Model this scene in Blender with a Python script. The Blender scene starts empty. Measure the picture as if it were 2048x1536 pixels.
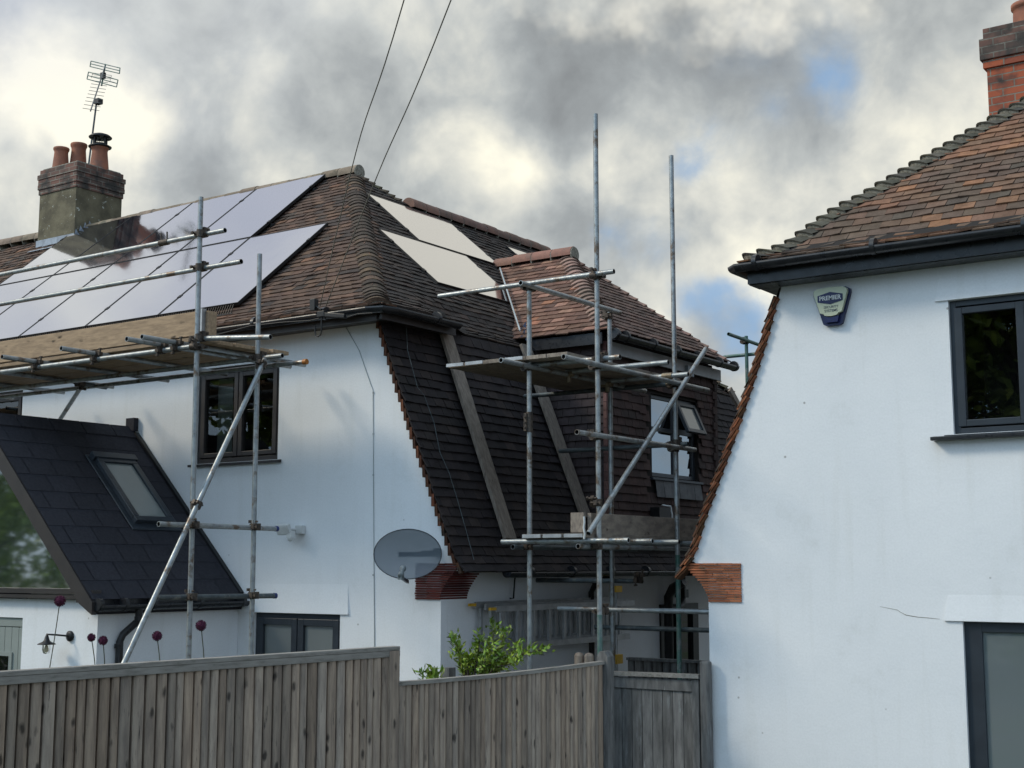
import bpy, math, random
from mathutils import Vector as V, Matrix
from mathutils.geometry import tessellate_polygon
random.seed(7)
sc = bpy.context.scene
R = math.radians

# ------------------------------------------------------------------ camera
F_PX, CX, CY, DROP = 2700.0, 1024.0, 768.0, 362.0
PITCH = math.atan(DROP/F_PX)
YAW = math.atan2(3924.0, math.hypot(F_PX, DROP))
EYE = V((0, 0, 2.5))
FH = V((-math.cos(YAW), math.sin(YAW), 0)); RT = V((math.sin(YAW), math.cos(YAW), 0))
FW = FH*math.cos(PITCH) + V((0, 0, math.sin(PITCH)))
UPV = -FH*math.sin(PITCH) + V((0, 0, math.cos(PITCH)))
cam = bpy.data.cameras.new('camera'); camo = bpy.data.objects.new('camera', cam)
sc.collection.objects.link(camo); sc.camera = camo
cam.sensor_width = 36; cam.lens = F_PX/2048*36; cam.clip_end = 2000; cam.clip_start = .05
camo.matrix_world = Matrix(((RT.x, UPV.x, -FW.x, EYE.x), (RT.y, UPV.y, -FW.y, EYE.y), (RT.z, UPV.z, -FW.z, EYE.z), (0, 0, 0, 1)))

def ray(x, y): return FW + RT*((x-CX)/F_PX) + UPV*((CY-y)/F_PX)
def at(x, y, **k):
    """metric position of a photo point on the plane X=, Y= or Z= (survey of the photograph)"""
    (a, v), = k.items(); d = ray(x, y)
    if a == 'd': return EYE + d*v
    i = 'XYZ'.index(a); return EYE + d*((v-EYE[i])/d[i])

# ------------------------------------------------------------------ sky, sun, exposure
SUN_EL, SUN_AZ = R(38), math.atan2(-0.62, -0.78)      # azimuth of the vector towards the sun
w = bpy.data.worlds.new('World'); sc.world = w; w.use_nodes = True
nt = w.node_tree; N = nt.nodes; L = nt.links; N.clear()
def nd(t, **k):
    n = N.new(t)
    for a, b in k.items(): setattr(n, a, b)
    return n
out = nd('ShaderNodeOutputWorld'); bg = nd('ShaderNodeBackground'); bg.inputs['Strength'].default_value = 0.1
L.new(bg.outputs[0], out.inputs[0])
sky = nd('ShaderNodeTexSky', sky_type='NISHITA', sun_disc=False)
sky.sun_elevation = SUN_EL; sky.sun_rotation = math.atan2(math.cos(SUN_AZ), math.sin(SUN_AZ)); sky.altitude = 50
tc = nd('ShaderNodeTexCoord')
def noise(vec, scale, detail, rough, dist=0.0):
    n = nd('ShaderNodeTexNoise'); n.inputs['Scale'].default_value = scale; n.inputs['Detail'].default_value = detail
    n.inputs['Roughness'].default_value = rough; n.inputs['Distortion'].default_value = dist
    L.new(vec, n.inputs['Vector']); return n
def math_(op, a, b=None, clamp=False):
    n = nd('ShaderNodeMath', operation=op); n.use_clamp = clamp
    for i, x in enumerate((a, b)):
        if x is None: continue
        if isinstance(x, (int, float)): n.inputs[i].default_value = x
        else: L.new(x, n.inputs[i])
    return n.outputs[0]
def mixc(fac, a, b, typ='MIX'):
    n = nd('ShaderNodeMix', data_type='RGBA', blend_type=typ)
    for i, x in ((0, fac), (6, a), (7, b)):
        if isinstance(x, (int, float)): n.inputs[i].default_value = x
        elif isinstance(x, tuple): n.inputs[i].default_value = x+(1,)
        else: L.new(x, n.inputs[i])
    return n.outputs[2]
def rng_(v, a, b, c=0.0, d=1.0):
    n = nd('ShaderNodeMapRange', interpolation_type='SMOOTHSTEP'); L.new(v, n.inputs[0])
    for i, x in enumerate((a, b, c, d)): n.inputs[i+1].default_value = x
    return n.outputs[0]
gen = tc.outputs['Generated']
# warped direction, so that the banks of cloud get ragged edges
nw = noise(gen, 3.2, 5, .58)
wv = nd('ShaderNodeVectorMath', operation='SUBTRACT'); L.new(nw.outputs['Color'], wv.inputs[0]); wv.inputs[1].default_value = (.5, .5, .5)
ws = nd('ShaderNodeVectorMath', operation='SCALE'); L.new(wv.outputs[0], ws.inputs[0]); ws.inputs['Scale'].default_value = .085
wd = nd('ShaderNodeVectorMath', operation='ADD'); L.new(gen, wd.inputs[0]); L.new(ws.outputs[0], wd.inputs[1])
nw2 = noise(gen, 14, 4, .6)
wv2 = nd('ShaderNodeVectorMath', operation='SUBTRACT'); L.new(nw2.outputs['Color'], wv2.inputs[0]); wv2.inputs[1].default_value = (.5, .5, .5)
ws2 = nd('ShaderNodeVectorMath', operation='SCALE'); L.new(wv2.outputs[0], ws2.inputs[0]); ws2.inputs['Scale'].default_value = .045
wd2 = nd('ShaderNodeVectorMath', operation='ADD'); L.new(wd.outputs[0], wd2.inputs[0]); L.new(ws2.outputs[0], wd2.inputs[1])
WD = wd2.outputs[0]
def blob(px, py, rad, amp):
    d = ray(px, py).normalized()
    n = nd('ShaderNodeVectorMath', operation='DISTANCE'); L.new(WD, n.inputs[0]); n.inputs[1].default_value = d
    return rng_(n.outputs['Value'], rad/2700.0*1.25, 0.0, 0.0, amp)
def acc(lst, start):
    s = start
    for b in lst: s = math_('ADD', s, blob(*b))
    return s
n1 = noise(gen, 5.0, 6, .5, .2)
n2 = noise(gen, 15.0, 8, .55, .25)
n3 = noise(gen, 45.0, 4, .5, .1)
base = math_('ADD', math_('ADD', math_('MULTIPLY', n1.outputs['Fac'], 0.55), math_('MULTIPLY', n2.outputs['Fac'], 0.88)), math_('MULTIPLY', n3.outputs['Fac'], 0.26))
base = math_('ADD', base, -0.39)
light_banks = [(70, 190, 187, 0.61), (200, 230, 121, 0.29), (300, 250, 121, 0.32), (480, 240, 121, 0.20), (930, 290, 121, 0.32), (1050, 310, 99, 0.29), (1270, 350, 132, 0.41), (1400, 330, 99, 0.14), (1600, 520, 165, 0.23),
               (1480, 430, 176, 0.17), (1850, 280, 220, 0.29), (620, 320, 110, 0.14), (1980, 150, 154, 0.12), (60, 430, 165, 0.14), (200, 400, 132, 0.06), (1300, 570, 110, 0.29), (330, 50, 121, 0.09),
               (1450, 540, 121, 0.35), (1560, 640, 88, 0.35), (1320, 680, 88, 0.38), (1000, 480, 165, 0.09), (520, 90, 88, 0.12)]
dark_banks = [(680, 80, 209, -0.12), (860, 150, 121, -0.09), (1180, 110, 187, -0.16), (1450, 110, 187, -0.10), (400, 320, 99, -0.17), (1160, 250, 88, -0.12), (60, 315, 88, -0.17), (170, 330, 66, -0.09), (1050, 215, 77, -0.09),
              (1340, 430, 55, -0.06), (780, 280, 88, -0.09), (1180, 430, 99, -0.10), (150, 30, 143, -0.10), (1640, 280, 77, -0.09), (1780, 350, 66, -0.06), (1750, 60, 143, -0.06), (1620, 150, 99, -0.06)]
val = acc(light_banks+dark_banks, base)
blue = acc([(1290, 455, 90, .9), (1250, 470, 60, .5), (1420, 290, 90, .75), (1370, 320, 50, .5), (1560, 240, 70, .45), (1700, 190, 85, .62), (1690, 115, 80, .40), (1370, 600, 80, .9), (1470, 665, 100, 1.0), (1440, 600, 60, .6), (1560, 40, 220, .30), (1550, 590, 90, .7), (1500, 740, 80, .7)], 0.0)
def dblob(d, c0, c1, amp):
    n = nd('ShaderNodeVectorMath', operation='DOT_PRODUCT'); L.new(WD, n.inputs[0]); n.inputs[1].default_value = V(d).normalized(); return rng_(n.outputs['Value'], c0, c1, 0.0, amp)
blue = math_('ADD', blue, dblob((.47, .87, .22), .95, .995, 1.1))     # open sky over the far end of the passage
ramp = nd('ShaderNodeValToRGB'); L.new(val, ramp.inputs[0]); cr = ramp.color_ramp
while len(cr.elements) < 5: cr.elements.new(.5)
for e, (p, c) in zip(cr.elements, ((.05, (.235, .25, .26)), (.30, (.34, .365, .375)), (.48, (.475, .50, .495)), (.68, (.69, .69, .63)), (.94, (1.0, .96, .80)))):
    e.position = p; e.color = c+(1,)
cloud = nd('ShaderNodeVectorMath', operation='SCALE'); L.new(ramp.outputs[0], cloud.inputs[0]); cloud.inputs['Scale'].default_value = 10.0
bluesky = mixc(0.7, sky.outputs[0], (2.7, 4.6, 7.3))
gap = math_('ADD', math_('MULTIPLY', math_('SUBTRACT', .5, n2.outputs['Fac']), 3.2), math_('ADD', math_('MULTIPLY', n3.outputs['Fac'], 1.0), .35))
veil = math_('MULTIPLY', rng_(math_('MULTIPLY', blue, gap), .06, 1.15), .80)
skyc = mixc(veil, cloud.outputs[0], bluesky)
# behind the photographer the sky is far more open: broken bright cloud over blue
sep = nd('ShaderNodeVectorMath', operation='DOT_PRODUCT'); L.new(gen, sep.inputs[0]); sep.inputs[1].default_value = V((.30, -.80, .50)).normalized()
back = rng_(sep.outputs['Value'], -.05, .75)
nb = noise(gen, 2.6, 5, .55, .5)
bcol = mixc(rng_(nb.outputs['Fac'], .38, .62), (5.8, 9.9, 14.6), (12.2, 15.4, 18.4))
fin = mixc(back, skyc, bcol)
# sky darkened out of view at right to dim the passage faces, brighter lilac cloud overhead to the left
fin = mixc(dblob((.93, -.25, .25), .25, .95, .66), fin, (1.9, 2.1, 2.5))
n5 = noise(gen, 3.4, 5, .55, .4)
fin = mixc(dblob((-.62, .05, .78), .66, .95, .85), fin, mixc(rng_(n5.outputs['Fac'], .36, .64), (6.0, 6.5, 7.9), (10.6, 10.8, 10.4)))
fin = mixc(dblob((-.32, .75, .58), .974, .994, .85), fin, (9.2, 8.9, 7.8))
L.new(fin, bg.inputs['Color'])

sun = bpy.data.lights.new('sun', 'SUN'); sun.energy = 1.7; sun.angle = R(12); sun.color = (1, .90, .72)
suno = bpy.data.objects.new('sun', sun); sc.collection.objects.link(suno)
sd = V((math.cos(SUN_AZ)*math.cos(SUN_EL), math.sin(SUN_AZ)*math.cos(SUN_EL), math.sin(SUN_EL)))
suno.rotation_euler = sd.to_track_quat('Z', 'Y').to_euler(); suno.location = (0, 0, 30)
vs = sc.view_settings; vs.view_transform = 'Standard'; vs.look = 'None'; vs.exposure = 0.12; vs.gamma = 1
sc.cycles.max_bounces = 6; sc.cycles.diffuse_bounces = 3

# ------------------------------------------------------------------ materials
def mat(name, c1, c2=None, scale=6, rough=.8, bump=0, bscale=40, metal=0, ior=1.45, tint=False, stretch=None, c3=None, s3=2.0, lo=.38, hi=.62,
        coord='Object', detail=5, spec=.5, m3=(.52, .68), alpha=None, rvar=0, knots=None):
    m = bpy.data.materials.new(name); m.use_nodes = True
    t = m.node_tree; n = t.nodes; l = t.links
    p = n['Principled BSDF']
    p.inputs['Roughness'].default_value = rough; p.inputs['Metallic'].default_value = metal; p.inputs['IOR'].default_value = ior
    p.inputs['Specular IOR Level'].default_value = spec
    co = n.new('ShaderNodeTexCoord'); vec = co.outputs[coord]
    if stretch:
        mp = n.new('ShaderNodeMapping'); mp.inputs['Scale'].default_value = stretch; l.new(vec, mp.inputs[0]); vec = mp.outputs[0]
    def nz(s, d=detail, r=.6):
        q = n.new('ShaderNodeTexNoise'); q.inputs['Scale'].default_value = s; q.inputs['Detail'].default_value = d; q.inputs['Roughness'].default_value = r
        l.new(vec, q.inputs['Vector']); return q.outputs['Fac']
    def mr(v, a, b, c=0., d=1.):
        q = n.new('ShaderNodeMapRange'); l.new(v, q.inputs[0])
        for i, x in enumerate((a, b, c, d)): q.inputs[i+1].default_value = x
        return q.outputs[0]
    def mx(f, a, b, typ='MIX'):
        q = n.new('ShaderNodeMix'); q.data_type = 'RGBA'; q.blend_type = typ
        for i, x in ((0, f), (6, a), (7, b)):
            if isinstance(x, tuple): q.inputs[i].default_value = x+(1,)
            elif isinstance(x, (int, float)): q.inputs[i].default_value = x
            else: l.new(x, q.inputs[i])
        return q.outputs[2]
    if c2 is None: c2 = tuple(x*.8 for x in c1)
    col = mx(mr(nz(scale), lo, hi), c1, c2)
    if c3: col = mx(mr(nz(s3, 6, .7), *m3), col, c3)
    if knots:
        mp2 = n.new('ShaderNodeMapping'); mp2.inputs['Scale'].default_value = knots[:3]; l.new(co.outputs[coord], mp2.inputs[0])
        wq = n.new('ShaderNodeTexNoise'); wq.inputs['Scale'].default_value = 3; l.new(mp2.outputs[0], wq.inputs['Vector'])
        wm = n.new('ShaderNodeMix'); wm.data_type = 'RGBA'; wm.blend_type = 'LINEAR_LIGHT'; wm.inputs[0].default_value = .12; l.new(mp2.outputs[0], wm.inputs[6]); l.new(wq.outputs['Color'], wm.inputs[7])
        vo = n.new('ShaderNodeTexVoronoi'); vo.inputs['Scale'].default_value = 1; l.new(wm.outputs[2], vo.inputs['Vector'])
        col = mx(mr(vo.outputs['Distance'], knots[3], knots[3]*.45), col, tuple(x*.28 for x in c2))
    if tint:
        a = n.new('ShaderNodeAttribute'); a.attribute_name = 'tint'
        col = mx(1.0, col, a.outputs['Color'], 'MULTIPLY')
    l.new(col, p.inputs['Base Color'])
    if rvar: l.new(mr(nz(scale*1.7), .3, .7, max(0, rough-rvar), min(1, rough+rvar)), p.inputs['Roughness'])
    if bump:
        b = n.new('ShaderNodeBump'); b.inputs['Strength'].default_value = 1; b.inputs['Distance'].default_value = bump
        l.new(nz(bscale, 4), b.inputs['Height']); l.new(b.outputs[0], p.inputs['Normal'])
    if alpha is not None: p.inputs['Alpha'].default_value = alpha
    return m, p

def M(*a, **k): return mat(*a, **k)[0]
m_render = M('white_render', (.80, .81, .82), (.75, .765, .78), scale=.8, rough=.9, bump=.0026, bscale=9, c3=(.64, .645, .63), s3=1.6, m3=(.58, .90))
def weather(m):
    n = m.node_tree.nodes; l = m.node_tree.links; p = n['Principled BSDF']; src = p.inputs['Base Color'].links[0].from_socket
    co = n.new('ShaderNodeTexCoord'); mp = n.new('ShaderNodeMapping'); mp.inputs['Scale'].default_value = (7, 7, .55); l.new(co.outputs['Object'], mp.inputs[0])
    q = n.new('ShaderNodeTexNoise'); q.inputs['Scale'].default_value = 1; q.inputs['Detail'].default_value = 7; l.new(mp.outputs[0], q.inputs['Vector'])
    a = n.new('ShaderNodeMapRange'); l.new(q.outputs[0], a.inputs[0]); a.inputs[1].default_value = .56; a.inputs[2].default_value = .80; a.inputs[4].default_value = .26
    x = n.new('ShaderNodeMix'); x.data_type = 'RGBA'; l.new(a.outputs[0], x.inputs[0]); l.new(src, x.inputs[6]); x.inputs[7].default_value = (.58, .58, .54, 1)
    v = n.new('ShaderNodeTexVoronoi'); v.inputs['Scale'].default_value = 3.2; l.new(co.outputs['Object'], v.inputs['Vector'])
    b = n.new('ShaderNodeMapRange'); l.new(v.outputs['Distance'], b.inputs[0]); b.inputs[1].default_value = .045; b.inputs[2].default_value = .02; b.inputs[4].default_value = .75
    y = n.new('ShaderNodeMix'); y.data_type = 'RGBA'; l.new(b.outputs[0], y.inputs[0]); l.new(x.outputs[2], y.inputs[6]); y.inputs[7].default_value = (.25, .24, .22, 1)
    g = n.new('ShaderNodeTexNoise'); g.inputs['Scale'].default_value = 55; g.inputs['Detail'].default_value = 3; l.new(co.outputs['Object'], g.inputs['Vector'])
    h = n.new('ShaderNodeMapRange'); l.new(g.outputs[0], h.inputs[0]); h.inputs[1].default_value = .3; h.inputs[2].default_value = .7; h.inputs[3].default_value = .96; h.inputs[4].default_value = 1.02
    z = n.new('ShaderNodeVectorMath'); z.operation = 'SCALE'; l.new(y.outputs[2], z.inputs[0]); l.new(h.outputs[0], z.inputs['Scale']); l.new(z.outputs[0], p.inputs['Base Color'])
weather(m_render)
m_tile = M('clay_tile', (1, 1, 1), (.72, .70, .68), scale=9, rough=.85, tint=True, bump=.003, bscale=60, c3=(.45, .46, .40), s3=5, m3=(.56, .72))
m_deck = M('roof_underlay', (.018, .014, .012), rough=.95)
m_lichen = M('lichen_bonnet', (1, 1, 1), (.7, .7, .66), scale=14, rough=.95, tint=True, bump=.004, bscale=70, c3=(1.15, 1.16, .88), s3=11, m3=(.55, .66))
m_mortar = M('mortar', (.30, .28, .23), (.16, .15, .12), scale=30, rough=.95, bump=.004)
m_gutter = M('black_gutter_plastic', (.012, .013, .016), (.022, .022, .024), scale=8, rough=.32, rvar=.1)
m_alu = M('anthracite_frame', (.030, .038, .048), (.024, .030, .038), scale=5, rough=.38)
m_brownframe = M('brown_grey_frame', (.040, .034, .032), (.030, .026, .026), scale=5, rough=.42)
m_tube = M('galvanised_tube', (.36, .38, .38), (.26, .28, .29), scale=16, rough=.42, metal=.55, bump=.0008, bscale=120, c3=(.15, .11, .08), s3=6, m3=(.53, .64), rvar=.12)
m_tubedark = M('weathered_tube', (.10, .12, .125), (.07, .08, .085), scale=14, rough=.55, metal=.4, c3=(.20, .20, .18), s3=6, m3=(.56, .7))
m_tubegreen = M('green_painted_tube', (.05, .13, .11), (.10, .17, .15), scale=12, rough=.5, metal=.2, c3=(.20, .22, .22), s3=5, m3=(.5, .62))
m_bore = M('tube_bore', (.01, .01, .01), rough=.9)
m_coupler = M('rusty_coupler', (.11, .085, .065), (.05, .042, .038), scale=40, rough=.6, metal=.5, bump=.002, bscale=90)
m_sleeve = M('bronze_sleeve_coupler', (.27, .22, .15), (.17, .13, .09), scale=30, rough=.5, metal=.5)
m_board = M('scaffold_board', (.42, .29, .18), (.29, .20, .125), scale=3, rough=.85, stretch=(2, 12, 12), c3=(.12, .075, .045), s3=2.2, m3=(.64, .70), tint=True, bump=.001, bscale=12, knots=(3.2, 6, 8, .17))
m_boardy = M('scaffold_board_grey', (.30, .25, .20), (.19, .155, .13), scale=3, rough=.85, stretch=(12, 2.2, 5), c3=(.08, .06, .045), s3=2.5, m3=(.60, .68), tint=True, bump=.001, bscale=12)
m_fence = M('weathered_fence_wood', (.39, .305, .235), (.25, .195, .155), scale=2.4, rough=.9, stretch=(11, 11, 1.3), c3=(.075, .062, .052), s3=3.0, m3=(.60, .69), tint=True, bump=.004, bscale=9, knots=(10, 10, 4.5, .20))
m_fencecap = M('grey_fence_capping', (.30, .28, .25), (.22, .20, .18), scale=3, rough=.9, stretch=(12, 1.5, 12), c3=(.14, .14, .11), s3=3, m3=(.56, .7), bump=.002)
m_gate = M('dark_gate_wood', (.18, .175, .168), (.10, .098, .095), scale=2.6, rough=.9, stretch=(9, 9, 1.4), c3=(.27, .28, .28), s3=2, m3=(.58, .72), tint=True, bump=.002, bscale=20)
m_brick = bpy.data.materials.new('brick_red')
def brickmat(name, c1, c2, mort, soot=(.05, .04, .035), rot=0.0, sootm=(.42, .60)):
    m = bpy.data.materials.new(name); m.use_nodes = True; t = m.node_tree; n = t.nodes; l = t.links; p = n['Principled BSDF']; p.inputs['Roughness'].default_value = .92
    co = n.new('ShaderNodeTexCoord'); sx = n.new('ShaderNodeSeparateXYZ'); l.new(co.outputs['Object'], sx.inputs[0])
    ad = n.new('ShaderNodeMath'); l.new(sx.outputs[0], ad.inputs[0]); l.new(sx.outputs[1], ad.inputs[1])
    cb = n.new('ShaderNodeCombineXYZ'); l.new(ad.outputs[0], cb.inputs[0]); l.new(sx.outputs[2], cb.inputs[1])
    b = n.new('ShaderNodeTexBrick'); l.new(cb.outputs[0], b.inputs[0]); b.inputs['Scale'].default_value = 1
    b.inputs['Brick Width'].default_value = .235; b.inputs['Row Height'].default_value = .078; b.inputs['Mortar Size'].default_value = .007
    b.inputs['Color1'].default_value = c1+(1,); b.inputs['Color2'].default_value = c2+(1,); b.inputs['Mortar'].default_value = mort+(1,)
    q = n.new('ShaderNodeTexNoise'); q.inputs['Scale'].default_value = 5; q.inputs['Detail'].default_value = 6; l.new(co.outputs['Object'], q.inputs[0])
    mr = n.new('ShaderNodeMapRange'); l.new(q.outputs[0], mr.inputs[0]); mr.inputs[1].default_value = sootm[0]; mr.inputs[2].default_value = sootm[1]
    mx = n.new('ShaderNodeMix'); mx.data_type = 'RGBA'; l.new(mr.outputs[0], mx.inputs[0]); l.new(b.outputs[0], mx.inputs[6]); mx.inputs[7].default_value = soot+(1,)
    l.new(mx.outputs[2], p.inputs['Base Color'])
    bp = n.new('ShaderNodeBump'); bp.inputs['Distance'].default_value = .006; iv = n.new('ShaderNodeMath'); iv.operation = 'SUBTRACT'; iv.inputs[0].default_value = 1
    l.new(b.outputs['Fac'], iv.inputs[1]); l.new(iv.outputs[0], bp.inputs['Height']); l.new(bp.outputs[0], p.inputs['Normal'])
    return m
m_brick = brickmat('red_brick', (.38, .095, .042), (.26, .07, .038), (.22, .19, .15), sootm=(.50, .72))
m_brickdark = brickmat('sooty_brick', (.20, .095, .07), (.11, .075, .06), (.24, .22, .18), soot=(.045, .04, .035), sootm=(.40, .62))
m_stack = M('lichened_cement', (.175, .150, .095), (.10, .085, .055), scale=4, rough=.95, bump=.006, c3=(.50, .50, .43), s3=13, m3=(.63, .66))
m_pot = M('terracotta_pot', (.33, .125, .070), (.24, .095, .060), scale=7, rough=.8, c3=(.16, .10, .08), s3=3, m3=(.55, .75))
m_ridge = M('terracotta_ridge', (.30, .145, .10), (.21, .10, .075), scale=6, rough=.75, tint=True, c3=(.20, .14, .10), s3=6, m3=(.52, .68))
m_buff = M('buff_ridge', (.33, .25, .18), (.22, .165, .12), scale=6, rough=.85, tint=True, c3=(.13, .115, .08), s3=5, m3=(.52, .66))
m_lead = M('lead_flashing', (.33, .37, .42), (.20, .22, .25), scale=7, rough=.5, metal=.2)
m_shingle = M('charcoal_shingle', (.028, .028, .036), (.020, .020, .027), scale=30, rough=.95, bump=.002, bscale=200, tint=True)
m_black = M('black_metal', (.012, .012, .013), rough=.45)
m_dark = M('dark_cable', (.02, .02, .022), rough=.6)
m_wire = M('overhead_cable', (.16, .15, .12), rough=.6)
m_white = M('white_plastic', (.62, .63, .62), (.55, .56, .55), rough=.45)
m_grey = M('grey_gutter', (.20, .23, .24), (.13, .15, .16), scale=4, rough=.35)
m_soffit = M('grey_upvc_fascia', (.42, .45, .46), (.30, .33, .33), scale=3, rough=.5)
m_shutter = M('sage_door_paint', (.26, .29, .27), (.23, .26, .24), scale=3, rough=.6)
m_red = M('dark_red_painted_tile', (.115, .022, .018), (.075, .017, .014), scale=14, rough=.8, bump=.003, bscale=80, tint=True)
m_corb = M('orange_tile_edges', (.42, .15, .07), (.28, .10, .05), scale=10, rough=.9, bump=.004, bscale=80, tint=True, c3=(.12, .10, .07), s3=7, m3=(.55, .68))
m_ladder = M('aluminium_ladder', (.48, .49, .50), (.36, .37, .38), scale=8, rough=.45, metal=.7)
m_yellow = M('yellow_plastic', (.62, .36, .03), rough=.5)
m_blue = M('blue_end_cap', (.01, .03, .16), rough=.4)
m_orange = M('orange_end_cap', (.45, .16, .03), rough=.5)
m_bark = M('bark', (.10, .08, .06), (.06, .05, .04), scale=20, rough=.9)
m_ground = M('ground_mat', (.10, .10, .095), (.07, .068, .06), scale=2, rough=.95, c3=(.05, .075, .03), s3=.4, m3=(.45, .6))
m_flower = M('purple_flower', (.12, .020, .06), (.07, .015, .04), scale=80, rough=.9, bump=.01, bscale=120)
m_stem = M('dry_stem', (.07, .075, .05), rough=.8)
m_curtain = M('pale_blind', (.42, .43, .42), (.34, .35, .35), scale=2, rough=.9)
m_room = M('dim_room', (.02, .02, .022), rough=.9)
m_bulb = M('lamp_glass', (.55, .50, .38), rough=.1)
m_blueplast = M('navy_plastic', (.008, .012, .075), (.006, .010, .055), rough=.3)
m_cream = M('cream_plastic', (.50, .53, .39), (.46, .49, .36), scale=3, rough=.4)
m_ink = M('grey_print', (.10, .12, .14), rough=.6)
def glass(name, base, ior=1.75, rough=.015, tint=None, trans=0.0):
    m, p = mat(name, base, base, scale=2, rough=rough, ior=ior)
    p.inputs['Transmission Weight'].default_value = trans
    return m
m_glass = glass('window_glass', (.006, .007, .008))
m_glassf = glass('frosted_pane', (.16, .175, .17), rough=.12)
def thin_glass(name, refl_ior=1.9, tintc=(.85, .9, .88)):
    m = bpy.data.materials.new(name); m.use_nodes = True; t = m.node_tree; n = t.nodes; l = t.links; n.remove(n['Principled BSDF'])
    tr = n.new('ShaderNodeBsdfTransparent'); tr.inputs[0].default_value = tintc+(1,); gl = n.new('ShaderNodeBsdfGlossy'); gl.inputs['Roughness'].default_value = .01
    fr = n.new('ShaderNodeFresnel'); fr.inputs[0].default_value = refl_ior; mx = n.new('ShaderNodeMixShader')
    l.new(fr.outputs[0], mx.inputs[0]); l.new(tr.outputs[0], mx.inputs[1]); l.new(gl.outputs[0], mx.inputs[2]); l.new(mx.outputs[0], n['Material Output'].inputs[0])
    return m
m_clear = thin_glass('clear_glass')
m_mirrorish = thin_glass('coated_glass', 2.6, (.7, .75, .75))
# solar panel: black cells behind glass, seen at a low angle so the sky shows in it
def solar():
    m = bpy.data.materials.new('solar_glass'); m.use_nodes = True; t = m.node_tree; n = t.nodes; l = t.links; p = n['Principled BSDF']
    p.inputs['Base Color'].default_value = (.010, .010, .016, 1); p.inputs['Roughness'].default_value = .045; p.inputs['IOR'].default_value = 1.5
    gl = n.new('ShaderNodeBsdfGlossy'); gl.inputs['Roughness'].default_value = .075; gl.inputs[0].default_value = (.93, .93, .96, 1)
    fr = n.new('ShaderNodeFresnel'); fr.inputs[0].default_value = 9.0; mx = n.new('ShaderNodeMixShader')
    co = n.new('ShaderNodeTexCoord'); q = n.new('ShaderNodeTexNoise'); q.inputs['Scale'].default_value = 1.1; q.inputs['Detail'].default_value = 3; l.new(co.outputs['Object'], q.inputs[0])
    b = n.new('ShaderNodeBump'); b.inputs['Distance'].default_value = .0022; l.new(q.outputs[0], b.inputs['Height']); l.new(b.outputs[0], gl.inputs['Normal'])
    l.new(fr.outputs[0], mx.inputs[0]); l.new(p.outputs[0], mx.inputs[1]); l.new(gl.outputs[0], mx.inputs[2]); l.new(mx.outputs[0], n['Material Output'].inputs[0])
    return m
m_solar = solar()
def leafmat(name, a, b):
    m, p = mat(name, a, b, scale=3, rough=.5, tint=True); return m
m_leaf = leafmat('fresh_leaf', (.20, .30, .035), (.09, .16, .025))
m_tree = leafmat('tree_leaf', (.24, .32, .05), (.10, .16, .03))

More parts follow.
